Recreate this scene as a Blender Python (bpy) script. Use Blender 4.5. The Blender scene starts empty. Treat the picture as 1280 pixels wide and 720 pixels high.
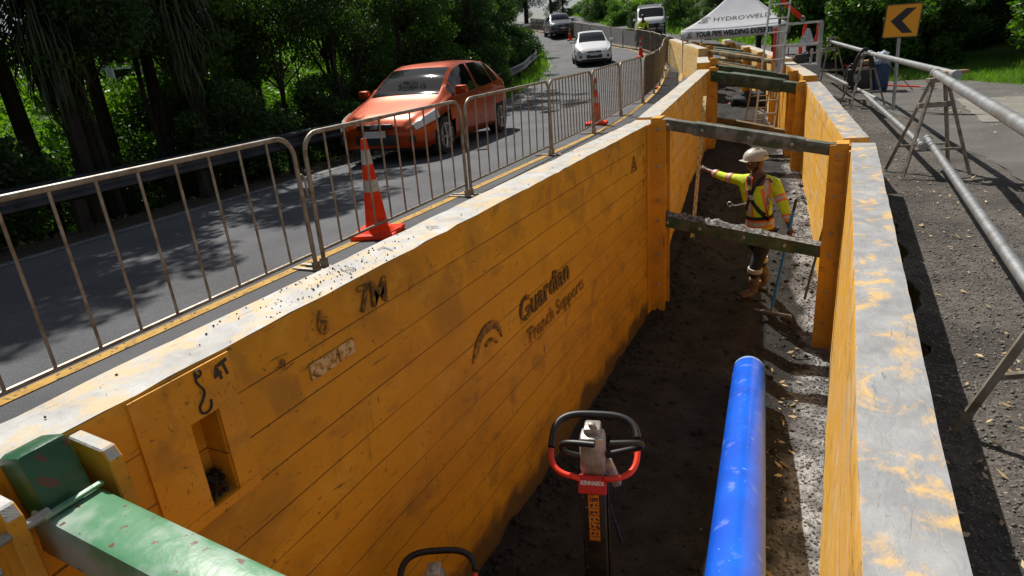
import bpy, bmesh, math, random
import numpy as np
from mathutils import Vector, Matrix, noise as mnoise
random.seed(7); rng=np.random.default_rng(7)
R=math.radians
S=bpy.context.scene; COL=S.collection
# ------------------------------------------------------------------ camera
CAMH=1.60
def cam_setup():
    p=R(20.5); r=R(4.9); yaw=R(-27.65)
    f=Vector((math.sin(yaw)*math.cos(p),math.cos(yaw)*math.cos(p),-math.sin(p)))
    rt=Vector((math.cos(yaw),-math.sin(yaw),0)); up=rt.cross(f)
    X=rt*math.cos(r)-up*math.sin(r); U=up*math.cos(r)+rt*math.sin(r)
    cd=bpy.data.cameras.new('camera'); c=bpy.data.objects.new('camera',cd); COL.objects.link(c)
    m=Matrix((( X.x,U.x,-f.x,0),(X.y,U.y,-f.y,0),(X.z,U.z,-f.z,CAMH),(0,0,0,1)))
    c.matrix_world=m; cd.sensor_width=36; cd.lens=800/1280*36; cd.clip_start=.05; cd.clip_end=1500
    S.camera=c
cam_setup()
# ------------------------------------------------------------------ light
SUN=Vector((-.58,.50,1.0)).normalized()
w=bpy.data.worlds.new('World'); S.world=w; w.use_nodes=True
nt=w.node_tree; bg=nt.nodes['Background']
sky=nt.nodes.new('ShaderNodeTexSky'); sky.sky_type='NISHITA'; sky.sun_disc=False
sky.sun_elevation=math.asin(SUN.z); sky.sun_rotation=math.atan2(SUN.x,SUN.y)
tc=nt.nodes.new('ShaderNodeTexCoord'); nz=nt.nodes.new('ShaderNodeTexNoise'); nz.inputs['Scale'].default_value=2.2; nz.inputs['Detail'].default_value=8
mp=nt.nodes.new('ShaderNodeMapping'); mp.inputs['Scale'].default_value=(1,1,2.2)
cr=nt.nodes.new('ShaderNodeValToRGB'); cr.color_ramp.elements[0].position=.42; cr.color_ramp.elements[1].position=.6
mx=nt.nodes.new('ShaderNodeMixRGB'); mx.inputs[2].default_value=(7.2,7.5,8.0,1)
L=nt.links.new
L(tc.outputs['Generated'],mp.inputs['Vector']); L(mp.outputs[0],nz.inputs['Vector']); L(nz.outputs['Fac'],cr.inputs[0]); L(cr.outputs[0],mx.inputs[0]); L(sky.outputs[0],mx.inputs[1]); L(mx.outputs[0],bg.inputs['Color'])
bg.inputs['Strength'].default_value=.05
sd=bpy.data.lights.new('sun','SUN'); sd.energy=5.0; sd.angle=R(.53); sd.color=(1,.95,.87)
so=bpy.data.objects.new('sun',sd); COL.objects.link(so); so.rotation_euler=SUN.to_track_quat('Z','Y').to_euler()
S.view_settings.view_transform='Standard'; S.view_settings.look='None'; S.view_settings.gamma=1
S.view_settings.exposure=.17
# ------------------------------------------------------------------ materials
def mat(name,col,rough=.7,col2=None,scale=5,detail=6,lo=.4,hi=.6,bump=0,bscale=40,metal=0,coat=0,spec=.5,dirt=None,dscale=2.5,dlo=.55,dhi=.65,damt=.8,stretch=(1,1,1),trans=0,speck=None,sscale=80,slo=.68,shi=.72):
    m=bpy.data.materials.new(name); m.use_nodes=True; n=m.node_tree; P=n.nodes['Principled BSDF']
    P.inputs['Roughness'].default_value=rough; P.inputs['Metallic'].default_value=metal
    P.inputs['Coat Weight'].default_value=coat; P.inputs['Specular IOR Level'].default_value=spec
    P.inputs['Coat Roughness'].default_value=.05
    P.inputs['Base Color'].default_value=(*col,1)
    tc=n.nodes.new('ShaderNodeTexCoord'); mp=n.nodes.new('ShaderNodeMapping'); mp.inputs['Scale'].default_value=stretch
    n.links.new(tc.outputs['Object'],mp.inputs[0]); vec=mp.outputs[0]
    def N(s,d=6):
        a=n.nodes.new('ShaderNodeTexNoise'); a.inputs['Scale'].default_value=s; a.inputs['Detail'].default_value=d; n.links.new(vec,a.inputs['Vector']); return a.outputs['Fac']
    def ramp(src,a,b):
        r=n.nodes.new('ShaderNodeMapRange'); r.inputs[1].default_value=a; r.inputs[2].default_value=b; n.links.new(src,r.inputs[0]); return r.outputs[0]
    def mix(f,a,b,amt=1):
        x=n.nodes.new('ShaderNodeMixRGB')
        if amt!=1:
            q=n.nodes.new('ShaderNodeMath'); q.operation='MULTIPLY'; q.inputs[1].default_value=amt; n.links.new(f,q.inputs[0]); f=q.outputs[0]
        n.links.new(f,x.inputs[0])
        for i,c in ((1,a),(2,b)):
            if isinstance(c,tuple): x.inputs[i].default_value=(*c,1)
            else: n.links.new(c,x.inputs[i])
        return x.outputs[0]
    c=tuple(col)
    if col2: c=mix(ramp(N(scale,detail),lo,hi),c,tuple(col2))
    if dirt: c=mix(ramp(N(dscale,10),dlo,dhi),c,tuple(dirt),damt)
    if speck: c=mix(ramp(N(sscale,2),slo,shi),c,tuple(speck))
    if not isinstance(c,tuple): n.links.new(c,P.inputs['Base Color'])
    if bump:
        b=n.nodes.new('ShaderNodeBump'); b.inputs['Strength'].default_value=bump; b.inputs['Distance'].default_value=.02; n.links.new(N(bscale,5),b.inputs['Height']); n.links.new(b.outputs[0],P.inputs['Normal'])
    if trans:
        t=n.nodes.new('ShaderNodeBsdfTranslucent'); ms=n.nodes.new('ShaderNodeMixShader'); ms.inputs[0].default_value=trans
        if isinstance(c,tuple): t.inputs[0].default_value=(c[0]*1.3,c[1]*1.5,c[2]*.6,1)
        else:
            g=n.nodes.new('ShaderNodeMixRGB'); g.blend_type='MULTIPLY'; g.inputs[0].default_value=1; g.inputs[2].default_value=(2.0,2.3,.6,1) if max(col)<.5 else (1,1,1,1); n.links.new(c,g.inputs[1]); n.links.new(g.outputs[0],t.inputs[0])
        n.links.new(P.outputs[0],ms.inputs[1]); n.links.new(t.outputs[0],ms.inputs[2]); n.links.new(ms.outputs[0],n.nodes['Material Output'].inputs[0])
    return m
def wallmat(name,base,base2,grime,gamt,pale,pamt,groove=True):
    """rolled steel sheet wall: seams run along the length (object X), grime, scratches, pale scuffs"""
    m=bpy.data.materials.new(name); m.use_nodes=True; n=m.node_tree; P=n.nodes['Principled BSDF']; lk=n.links.new
    P.inputs['Roughness'].default_value=.62
    tc=n.nodes.new('ShaderNodeTexCoord')
    def N(s,st=(1,1,1),d=8,dist=0):
        mp=n.nodes.new('ShaderNodeMapping'); mp.inputs['Scale'].default_value=st; lk(tc.outputs['Object'],mp.inputs[0])
        a=n.nodes.new('ShaderNodeTexNoise'); a.inputs['Scale'].default_value=s; a.inputs['Detail'].default_value=d; a.inputs['Distortion'].default_value=dist; lk(mp.outputs[0],a.inputs['Vector']); return a.outputs['Fac']
    def rg(src,a,b,mul=1):
        r=n.nodes.new('ShaderNodeMapRange'); r.inputs[1].default_value=a; r.inputs[2].default_value=b; r.inputs[4].default_value=mul; lk(src,r.inputs[0]); return r.outputs[0]
    def mix(f,a,b):
        x=n.nodes.new('ShaderNodeMixRGB'); lk(f,x.inputs[0])
        for i,c in ((1,a),(2,b)):
            if isinstance(c,tuple): x.inputs[i].default_value=(*c,1)
            else: lk(c,x.inputs[i])
        return x.outputs[0]
    c=mix(rg(N(1.3,(.4,1,1)),.35,.65),base,base2)
    c=mix(rg(N(2.2,(.8,1,1),14,.8),.52,.70,gamt*.75),c,grime)
    c=mix(rg(N(5,(.7,1,1),14,.6),.54,.70,pamt),c,pale)
    c=mix(rg(N(32,(.8,1,1),8,.8),.60,.68,.35),c,(.34,.18,.03))
    c=mix(rg(N(30,(.12,1,1),6,1.5),.66,.72,.7),c,(.05,.035,.02))      # long scratches
    c=mix(rg(N(16,(1,1,.18),6,.4),.66,.74,.5),c,(.09,.05,.015))       # runs
    c=mix(rg(N(45,(1,1,1),3),.70,.74,.8),c,(.04,.03,.02))              # chips
    c=mix(rg(N(3.1,(.9,1,1),14,.8),.60,.68,gamt*.6),c,(.24,.125,.03))
    c=mix(rg(N(24,(1,1,.10),6,2.5),.68,.715,.5),c,pale)
    c=mix(rg(N(17,(.5,1,.5),8,3.5),.675,.69,.75),c,(.10,.055,.02))
    bmp=n.nodes.new('ShaderNodeBump'); bmp.inputs['Strength'].default_value=.5; bmp.inputs['Distance'].default_value=.01
    h=N(9,(.3,1,1),6)
    if groove:
        sp=n.nodes.new('ShaderNodeSeparateXYZ'); lk(tc.outputs['Object'],sp.inputs[0])
        q=n.nodes.new('ShaderNodeMath'); q.operation='PINGPONG'; q.inputs[1].default_value=.105; lk(sp.outputs['Z'],q.inputs[0])
        g=rg(q.outputs[0],.0045,.0005)
        brk=rg(N(1.6,(.45,1,3)),.32,.5)
        gm=n.nodes.new('ShaderNodeMath'); gm.operation='MULTIPLY'; lk(g,gm.inputs[0]); lk(brk,gm.inputs[1])
        c=mix(gm.outputs[0],c,(.07,.035,.01))
        sb=n.nodes.new('ShaderNodeMath'); sb.operation='MULTIPLY_ADD'; sb.inputs[1].default_value=-.8; lk(g,sb.inputs[0]); lk(h,sb.inputs[2]); h=sb.outputs[0]
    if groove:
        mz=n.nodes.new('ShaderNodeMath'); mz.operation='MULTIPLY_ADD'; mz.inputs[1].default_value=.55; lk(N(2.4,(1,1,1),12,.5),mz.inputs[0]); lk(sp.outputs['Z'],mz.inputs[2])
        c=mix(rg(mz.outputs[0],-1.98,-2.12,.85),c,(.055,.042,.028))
    lk(h,bmp.inputs['Height']); lk(bmp.outputs[0],P.inputs['Normal']); lk(c,P.inputs['Base Color'])
    return m
M={}
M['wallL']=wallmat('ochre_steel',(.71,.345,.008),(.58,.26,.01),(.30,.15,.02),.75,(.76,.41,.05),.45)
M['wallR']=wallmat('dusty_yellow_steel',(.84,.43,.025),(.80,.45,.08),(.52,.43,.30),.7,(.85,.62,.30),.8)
M['wallS']=wallmat('yellow_steel_posts',(.76,.34,.01),(.60,.28,.02),(.22,.12,.04),.6,(.75,.42,.1),.4,False)
M['wallC']=wallmat('cream_yellow_steel',(.80,.50,.15),(.78,.56,.24),(.70,.55,.32),.6,(.82,.68,.42),.9)
def topmat(name,base,pale,yel,yamt,ylo,speck):
    m=bpy.data.materials.new(name); m.use_nodes=True; n=m.node_tree; P=n.nodes['Principled BSDF']; lk=n.links.new; P.inputs['Roughness'].default_value=.6
    tc=n.nodes.new('ShaderNodeTexCoord')
    def N(s_,st=(1,1,1),d=10,dist=0):
        mp=n.nodes.new('ShaderNodeMapping'); mp.inputs['Scale'].default_value=st; lk(tc.outputs['Object'],mp.inputs[0])
        a=n.nodes.new('ShaderNodeTexNoise'); a.inputs['Scale'].default_value=s_; a.inputs['Detail'].default_value=d; a.inputs['Roughness'].default_value=.65; a.inputs['Distortion'].default_value=dist; lk(mp.outputs[0],a.inputs['Vector']); return a.outputs['Fac']
    def rg(src,a,b,mul=1):
        r=n.nodes.new('ShaderNodeMapRange'); r.inputs[1].default_value=a; r.inputs[2].default_value=b; r.inputs[4].default_value=mul; lk(src,r.inputs[0]); return r.outputs[0]
    def mix(f,a,b):
        x=n.nodes.new('ShaderNodeMixRGB'); lk(f,x.inputs[0])
        for i,c in ((1,a),(2,b)):
            if isinstance(c,tuple): x.inputs[i].default_value=(*c,1)
            else: lk(c,x.inputs[i])
        return x.outputs[0]
    c=mix(rg(N(5),.35,.68),base,pale)
    c=mix(rg(N(2.3,(1.2,1,1),12,.9),.50,.72,.55),c,(.22,.22,.22))
    c=mix(rg(N(6.5,(.8,1,1),12,.5),ylo-.02,ylo+.09,yamt),c,yel)
    c=mix(rg(N(2.7,(.7,1.4,1),14,.3),ylo+.02,ylo+.13,yamt),c,yel)
    c=mix(rg(N(22,(.15,1,1),8,2.2),.63,.68,.6),c,(.13,.125,.12))
    c=mix(rg(N(19,(1,.12,1),8,2.0),.66,.70,.5),c,(.62,.61,.58))
    c=mix(rg(N(50,(1,1,1),3),.66,.70,speck),c,(.06,.05,.045))
    b=n.nodes.new('ShaderNodeBump'); b.inputs['Strength'].default_value=.55; b.inputs['Distance'].default_value=.012; lk(N(14,(.6,1,1),10,1),b.inputs['Height']); lk(b.outputs[0],P.inputs['Normal']); lk(c,P.inputs['Base Color']); return m
M['top']=topmat('worn_top_plate',(.36,.355,.34),(.56,.555,.53),(.62,.44,.21),.75,.515,.5)
M['topR']=topmat('worn_top_plate_grey',(.25,.25,.255),(.40,.40,.40),(.74,.46,.15),.85,.555,.35)
M['green']=mat('chipped_green_paint',(.07,.23,.11),.36,(.13,.30,.17),5,8,bump=.08,bscale=30,coat=.2,dirt=(.45,.50,.46),dscale=5,dlo=.48,dhi=.64,damt=.75,speck=(.15,.075,.055),sscale=32,slo=.665,shi=.675)
M['greend']=mat('dark_green_paint',(.012,.075,.032),.4,(.02,.10,.045),5,8,bump=.2,bscale=26,speck=(.12,.05,.03),sscale=22,slo=.66,shi=.68)  # strut green with shade put into the colour, for the block facing away
M['greendirty']=mat('muddy_green_steel',(.03,.085,.03),.65,(.05,.06,.03),5,10,bump=.4,bscale=40,dirt=(.17,.155,.13),dscale=6,dlo=.45,dhi=.68,damt=.7,speck=(.3,.28,.25),sscale=45,slo=.7,shi=.74)
M['strutg']=mat('weathered_grey_strut',(.13,.125,.105),.75,(.06,.085,.045),5,10,bump=.4,bscale=40,dirt=(.26,.25,.23),dscale=6,dlo=.5,dhi=.62,damt=.7)
M['strutb']=mat('yellow_brown_strut',(.26,.17,.06),.7,(.12,.10,.045),4,8,bump=.3,bscale=30)
M['debris']=mat('crusted_mud',(.07,.068,.064),.95,(.30,.295,.28),22,8,bump=1,bscale=60)
M['asphalt']=mat('asphalt',(.070,.073,.082),.85,(.098,.102,.112),1.1,6,bump=.6,bscale=160,speck=(.19,.19,.20),sscale=170,slo=.56,shi=.66,dirt=(.045,.045,.047),dscale=.5,dlo=.5,dhi=.7,damt=.6)
M['yellow_line']=mat('worn_yellow_paint',(.52,.30,.05),.8,(.40,.22,.03),6,8,bump=.4,bscale=80,speck=(.07,.055,.035),sscale=28,slo=.60,shi=.64)
M['white_line']=mat('white_road_paint',(.24,.24,.24),.8,(.14,.14,.145),5,8,speck=(.06,.06,.06),sscale=20,slo=.58,shi=.62)
M['soil']=mat('dark_forest_floor',(.022,.018,.011),.95,(.045,.035,.02),3,8,bump=.8,bscale=25,speck=(.13,.08,.03),sscale=30,slo=.62,shi=.66)
M['pit']=mat('pit_soil',(.035,.03,.026),.95,(.06,.052,.045),5,8,bump=1,bscale=25)
M['sand']=mat('trench_sand',(.016,.0155,.015),.97,(.030,.029,.027),3.5,8,lo=.35,hi=.7,bump=.8,bscale=70,speck=(.07,.068,.065),sscale=150,slo=.62,shi=.68)
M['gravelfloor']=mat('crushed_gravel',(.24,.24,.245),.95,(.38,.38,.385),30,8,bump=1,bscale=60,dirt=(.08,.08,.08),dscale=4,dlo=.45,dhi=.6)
M['gravel']=mat('gravel_shoulder',(.075,.064,.054),.95,(.13,.115,.098),30,8,bump=1,bscale=60,dirt=(.042,.036,.031),dscale=1.3,dlo=.42,dhi=.62,damt=.8,speck=(.34,.32,.28),sscale=70,slo=.66,shi=.70)
M['concrete']=mat('pale_concrete',(.19,.18,.155),.9,(.24,.225,.195),2,8,bump=.3,bscale=60,speck=(.12,.12,.11),sscale=60)
M['drive']=mat('old_asphalt_drive',(.085,.079,.071),.9,(.125,.117,.104),1.0,8,bump=.5,bscale=120,dirt=(.085,.082,.08),dscale=.9,dlo=.5,dhi=.62,damt=.8,speck=(.27,.26,.24),sscale=120,slo=.6,shi=.68)
M['stone']=mat('stones',(.10,.092,.082),.9,(.21,.195,.175),6,4)
M['duff']=mat('forest_duff',(.09,.055,.025),.9,(.16,.10,.05),8,3)
M['deadleaf']=mat('dry_leaves',(.40,.27,.12),.8,(.55,.43,.24),8,3)
M['galv']=mat('galvanised_steel',(.36,.37,.38),.42,(.47,.48,.49),12,6,metal=.75,bump=.1,bscale=40,dirt=(.2,.17,.13),dscale=6,dlo=.55,dhi=.65,damt=.5)
M['barrier']=mat('worn_galvanised_barrier',(.27,.235,.19),.5,(.36,.33,.28),8,6,metal=.55,dirt=(.15,.10,.06),dscale=12,dlo=.5,dhi=.62,damt=.6)
M['darkmesh']=mat('dark_barrier_mesh',(.10,.085,.065),.6,(.16,.13,.10),8,6,metal=.3)
M['rail']=mat('guard_rail_zinc',(.045,.052,.065),.38,(.08,.09,.11),3,6,metal=.55)
M['alu']=mat('aluminium',(.50,.50,.49),.4,(.60,.60,.58),10,4,metal=.6)
M['orange']=mat('orange_cone_rubber',(.88,.055,.008),.6,(.75,.04,.008),6,5,spec=.15,dirt=(.3,.06,.03),dscale=9,damt=.4)
M['reflect']=mat('grey_reflective_band',(.50,.49,.45),.5,(.38,.37,.34),8,5,speck=(.2,.2,.19),sscale=40)
M['red']=mat('red_paint',(.78,.035,.006),.45,(.6,.028,.006),8,4,coat=.2)
M['blue']=mat('blue_pipe',(.006,.13,.80),.3,(.006,.10,.66),3,6,coat=.2,dirt=(.35,.48,.72),dscale=9,dlo=.60,dhi=.70,damt=.3,speck=(.25,.38,.7),sscale=45,slo=.70,shi=.74)
M['pipeend']=mat('pipe_end_scuffed',(.15,.27,.55),.5,(.3,.4,.6),10,5)
M['black']=mat('black_rubber',(.012,.012,.013),.45)
M['blackmetal']=mat('dirty_black_steel',(.014,.013,.012),.5,(.03,.027,.022),7,6,speck=(.25,.24,.22),sscale=30,slo=.7,shi=.73,bump=.2)
M['silver']=mat('cast_aluminium_housing',(.42,.41,.39),.45,(.30,.28,.25),12,6,metal=.4,bump=.3,bscale=30)
M['wood']=mat('timber',(.34,.21,.10),.8,(.26,.16,.08),6,5,stretch=(1,8,8))
M['white']=mat('white_paint',(.78,.78,.77),.4,(.72,.72,.70),4,4)
M['canvas']=mat('white_tent_fabric',(.86,.87,.90),.8,(.82,.83,.87),3,5,trans=.5)
M['ink']=mat('black_ink',(.03,.03,.035),.6)
M['wornink']=mat('worn_black_paint',(.05,.03,.015),.7,(.17,.09,.02),28,6,lo=.42,hi=.62)
M['fadeink']=mat('faded_marking',(.13,.07,.025),.8,(.42,.19,.02),20,8,lo=.42,hi=.58)
M['worn2']=mat('half_worn_black_paint',(.09,.05,.015),.75,(.40,.20,.012),24,9,lo=.48,hi=.66)
M['greyink']=mat('grey_pencil_marking',(.3,.3,.32),.8)
M['signy']=mat('sign_orange_yellow',(.95,.42,.015),.45)
M['orangelabel']=mat('orange_label',(.80,.30,.02),.5,(.6,.2,.02),12,4,speck=(.05,.03,.02),sscale=60,slo=.6,shi=.63)
M['redlabel']=mat('red_label',(.55,.02,.02),.4)
M['bark']=mat('dark_bark',(.022,.018,.013),.95,(.045,.036,.027),8,8,bump=1,bscale=20,stretch=(1,1,.3))
M['leafd']=mat('dark_leaves',(.020,.048,.010),.55,(.042,.095,.014),1.1,3,trans=.34)
M['leafm']=mat('mid_green_leaves',(.042,.10,.014),.5,(.075,.155,.02),1.3,3,trans=.35)
M['leafl']=mat('lime_leaves',(.085,.18,.02),.5,(.13,.24,.03),1.6,3,trans=.35)
M['pine']=mat('pine_needles',(.018,.04,.02),.6,(.03,.065,.03),1.5,3,trans=.1)
M['grass']=mat('grass_blades',(.09,.20,.025),.6,(.16,.28,.04),1,4,trans=.3)
M['bank']=mat('grassy_bank_soil',(.05,.08,.02),.95,(.10,.15,.03),.5,8,lo=.42,hi=.6,bump=1,bscale=4,dirt=(.10,.065,.035),dscale=.25,dlo=.53,dhi=.6,damt=.9)
M['frond']=mat('drooping_blades',(.03,.05,.018),.55,(.06,.09,.03),2,3,trans=.15)
M['carorange']=mat('orange_metallic_paint',(.44,.058,.003),.33,(.34,.04,.003),3,4,coat=.3,metal=.4,spec=.3)
M['carwhite']=mat('white_car_paint',(.74,.75,.76),.3,coat=.7)
M['cardark']=mat('grey_car_paint',(.13,.135,.145),.3,coat=.7,metal=.3)
M['glass']=mat('dark_car_glass',(.006,.007,.008),.04,coat=0,spec=.45)
M['tyre']=mat('tyre_rubber',(.018,.018,.018),.8,(.03,.03,.028),10,4)
M['rim']=mat('alloy_rim',(.38,.38,.39),.35,metal=.7)
M['lamp']=mat('headlamp_glass',(.62,.62,.60),.15,coat=1)
M['plastic']=mat('black_plastic',(.02,.02,.021),.5)
M['plate']=mat('number_plate',(.6,.6,.6),.4)
M['hivis']=mat('hi_vis_yellow',(.62,.80,.02),.75,(.50,.66,.02),12,5,bump=1,bscale=9)
M['hivisorange']=mat('hi_vis_orange',(.90,.16,.03),.7)
M['silverband']=mat('silver_reflective_tape',(.52,.50,.46),.45,(.42,.40,.37),20,4)
M['navy']=mat('navy_work_trousers',(.012,.014,.022),.85,(.02,.022,.03),12,4,bump=.4,bscale=20)
M['boot']=mat('muddy_brown_boots',(.12,.075,.04),.8,(.20,.15,.10),14,5,bump=.4,bscale=30)
M['skin']=mat('brown_skin',(.10,.045,.025),.5,(.13,.06,.035),10,4)
M['helmet']=mat('white_helmet',(.58,.55,.46),.4,(.46,.42,.34),12,4,dirt=(.3,.25,.18),dscale=14,damt=.4)
M['bluehandle']=mat('blue_handle',(.02,.24,.75),.4)
M['staff']=mat('yellowed_staff_face',(.62,.45,.17),.5)
M['bluebin']=mat('blue_bin',(.02,.05,.13),.5,(.03,.07,.16),8,3)
M['clearbag']=mat('grey_plastic_bag',(.35,.40,.46),.3,(.5,.55,.62),14,5,bump=.6,bscale=18)
M['house']=mat('pale_house_wall',(.50,.51,.52),.8)
M['roofm']=mat('grey_roof',(.2,.2,.22),.7)
M['orangecloth']=mat('orange_shirt',(.75,.30,.04),.8)
# ------------------------------------------------------------------ helpers
def linkmesh(name,me,m=None,parent=None):
    o=bpy.data.objects.new(name,me); COL.objects.link(o)
    if m is not None:
        for q in (m if isinstance(m,(list,tuple)) else [m]): me.materials.append(q)
    if parent is not None:
        o.parent=parent; o.matrix_parent_inverse=parent.matrix_basis.inverted()
    return o
def obj(name,bm,m,parent=None,smooth=False):
    bmesh.ops.recalc_face_normals(bm,faces=bm.faces[:])
    me=bpy.data.meshes.new(name); bm.to_mesh(me); bm.free()
    if smooth:
        me.polygons.foreach_set('use_smooth',[True]*len(me.polygons))
        if smooth!='all': me.set_sharp_from_angle(angle=R(42))
    return linkmesh(name,me,m,parent)
def tag(o,label=None,cat=None,group=None,kind=None):
    if label: o['label']=label
    if cat: o['category']=cat
    if group: o['group']=group
    if kind: o['kind']=kind
    return o
def thing(name,label,cat,loc=(0,0,0),rz=0,group=None):
    o=bpy.data.objects.new(name,None); COL.objects.link(o); o.location=loc; o.rotation_euler=(0,0,rz); o.empty_display_size=.2
    o.matrix_basis=Matrix.Translation(loc)@Matrix.Rotation(rz,4,'Z')
    return tag(o,label,cat,group)
def struct(name,bm,m,kind='structure',smooth=False):
    return tag(obj(name,bm,m,None,smooth),kind=kind)
def copy_tree(o,parent=None):
    c=o.copy(); COL.objects.link(c); c.parent=parent
    for ch in [x for x in bpy.data.objects if x.parent==o]: copy_tree(ch,c)
    return c
def B(): return bmesh.new()
def box(bm,c,s,M4=None,bev=0):
    r=bmesh.ops.create_cube(bm,size=1); vs=r['verts']
    for v in vs: v.co=Vector((v.co.x*s[0],v.co.y*s[1],v.co.z*s[2]))
    if bev:
        es=list({e for v in vs for e in v.link_edges}); rr=bmesh.ops.bevel(bm,geom=es,offset=bev,segments=2,affect='EDGES',profile=.5)
        vs=list({v for f in rr['faces'] for v in f.verts}|{v for v in vs if v.is_valid})
        vs=[v for v in vs if v.is_valid]
    T=Matrix.Translation(c)
    if M4 is not None: T=T@M4
    for v in vs: v.co=T@v.co
    return vs
def frame_between(a,b):
    a=Vector(a); b=Vector(b); z=(b-a).normalized(); x=z.orthogonal().normalized()
    if abs(z.z)<.95: x=z.cross(Vector((0,0,1))).normalized()
    y=z.cross(x); return Matrix((( x.x,y.x,z.x),(x.y,y.y,z.y),(x.z,y.z,z.z))).to_4x4()
def bar(bm,a,b,w,h,bev=0):
    """box bar from a to b, w across (horizontal), h vertical-ish"""
    a=Vector(a); b=Vector(b); box(bm,(a+b)/2,(w,h,(b-a).length),frame_between(a,b),bev)
def tube(bm,pts,r,seg=8,cap=True,radii=None):
    pts=[Vector(p) for p in pts]; n=len(pts); rings=[]; prev=None
    for i,p in enumerate(pts):
        t=(pts[min(i+1,n-1)]-pts[max(i-1,0)]).normalized()
        if prev is None: x=t.orthogonal().normalized()
        else: x=(prev-t*prev.dot(t)).normalized()
        prev=x; y=t.cross(x); rr=radii[i] if radii else r
        rings.append([bm.verts.new(p+(x*math.cos(2*math.pi*k/seg)+y*math.sin(2*math.pi*k/seg))*rr) for k in range(seg)])
    for i in range(n-1):
        for k in range(seg):
            bm.faces.new((rings[i][k],rings[i][(k+1)%seg],rings[i+1][(k+1)%seg],rings[i+1][k]))
    if cap:
        bm.faces.new(rings[0][::-1]); bm.faces.new(rings[-1])
def lathe(bm,prof,seg=20,c=(0,0,0),M4=None):
    rings=[]; T=Matrix.Translation(c)@(M4 if M4 is not None else Matrix())
    for r,z in prof: rings.append([bm.verts.new(T@Vector((r*math.cos(2*math.pi*k/seg),r*math.sin(2*math.pi*k/seg),z))) for k in range(seg)])
    for i in range(len(prof)-1):
        for k in range(seg): bm.faces.new((rings[i][k],rings[i][(k+1)%seg],rings[i+1][(k+1)%seg],rings[i+1][k]))
    bm.faces.new(rings[0][::-1]); bm.faces.new(rings[-1])
def prism(bm,pts,d):
    """extrude polygon of 3d pts along vector d"""
    a=[bm.verts.new(Vector(p)) for p in pts]; b=[bm.verts.new(Vector(p)+Vector(d)) for p in pts]; n=len(pts)
    bm.faces.new(a[::-1]); bm.faces.new(b)
    for i in range(n): bm.faces.new((a[i],a[(i+1)%n],b[(i+1)%n],b[i]))
def arc(c,r,a0,a1,n,ux,uy):
    c=Vector(c); ux=Vector(ux); uy=Vector(uy); return [c+ux*r*math.cos(a0+(a1-a0)*i/n)+uy*r*math.sin(a0+(a1-a0)*i/n) for i in range(n+1)]
def smoothpath(p,it=2):
    p=[Vector(q) for q in p]
    for _ in range(it):
        q=[p[0]]
        for a,b in zip(p,p[1:]): q+=[a*.75+b*.25,a*.25+b*.75]
        q.append(p[-1]); p=q
    return p
def text(name,s,size,mw,m,parent,ext=.002,off=0,shear=0,sx=1):
    cu=bpy.data.curves.new(name,'FONT'); cu.body=s; cu.size=size; cu.extrude=ext; cu.offset=off; cu.shear=shear; cu.align_x='CENTER'; cu.align_y='CENTER'; cu.resolution_u=3
    o=bpy.data.objects.new('t',cu); COL.objects.link(o); bpy.context.view_layer.update()
    me=bpy.data.meshes.new_from_object(o.evaluated_get(bpy.context.evaluated_depsgraph_get())); bpy.data.objects.remove(o)
    me.transform(Matrix.Diagonal((sx,1,1,1))); me.materials.clear()
    q=linkmesh(name,me,m); q.matrix_basis=mw
    if parent: q.parent=parent; q.matrix_parent_inverse=parent.matrix_basis.inverted()
    return q
def planemat(o,x,y):
    x=Vector(x).normalized(); y=Vector(y); z=x.cross(y).normalized(); y=z.cross(x)
    return Matrix(((x.x,y.x,z.x,o[0]),(x.y,y.y,z.y,o[1]),(x.z,y.z,z.z,o[2]),(0,0,0,1)))
def meshnp(name,V,F):
    me=bpy.data.meshes.new(name); nv=len(V); nf=len(F); k=F.shape[1]
    me.vertices.add(nv); me.vertices.foreach_set('co',V.astype(np.float32).ravel())
    me.loops.add(nf*k); me.loops.foreach_set('vertex_index',F.astype(np.int32).ravel())
    me.polygons.add(nf); me.polygons.foreach_set('loop_start',np.arange(0,nf*k,k,dtype=np.int32)); me.update(calc_edges=True); return me
# ------------------------------------------------------------------ terrain
ip=np.interp
def g(Y): 
    ks=[-10,12,20,24,27,34,40,50,68,90,300]; vs=[0,0,.08,.2,.42,.7,1.0,2.1,3.9,5,6]
    return float((ip(Y-1.5,ks,vs)+ip(Y,ks,vs)+ip(Y+1.5,ks,vs))/3)
def rail_x(Y): return float(ip(Y,[-30,0,10,15,21,25.5,32,42,50,65,90],[-8.95,-8.95,-8.95,-9.5,-10.9,-11.9,-14.2,-18.9,-23.6,-33,-52]))
def road_l(Y): return rail_x(Y)+.65
def road_r(Y): return float(ip(Y,[-30,11,13,16,20,25.8,34.4,39,45,49,60,75,90],[-4.02,-4.0,-4.05,-4.35,-4.95,-6.0,-9.2,-11.3,-16,-19,-28,-42,-56]))
def sm(a,b,x): t=min(max((x-a)/(b-a),0),1); return t*t*(3-2*t)
def fbm(x,y,s=1,z=0): return mnoise.fractal(Vector((x*s,y*s,z)),1,2,4)
def h(x,y):
    z=g(y)-.25*sm(-1.2,.4,x)*sm(60,30,y)
    c=sm(-4.0,-9.2,x)*sm(24,12,y); z-=.22*c          # crossfall of the road
    e=rail_x(y)-.4-x
    if e>0: z-=min(e*.32,7)+.12*fbm(x,y,.5)*min(e,1)
    return z
BASE=[(-52,130),(-36,98),(-26.5,76),(-20,62),(-14.2,51.5),(-7.5,44.5),(-4.5,39),(-1,33),(2,27.5),(6,23.8),(12,20),(22,15),(60,2)]
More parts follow.
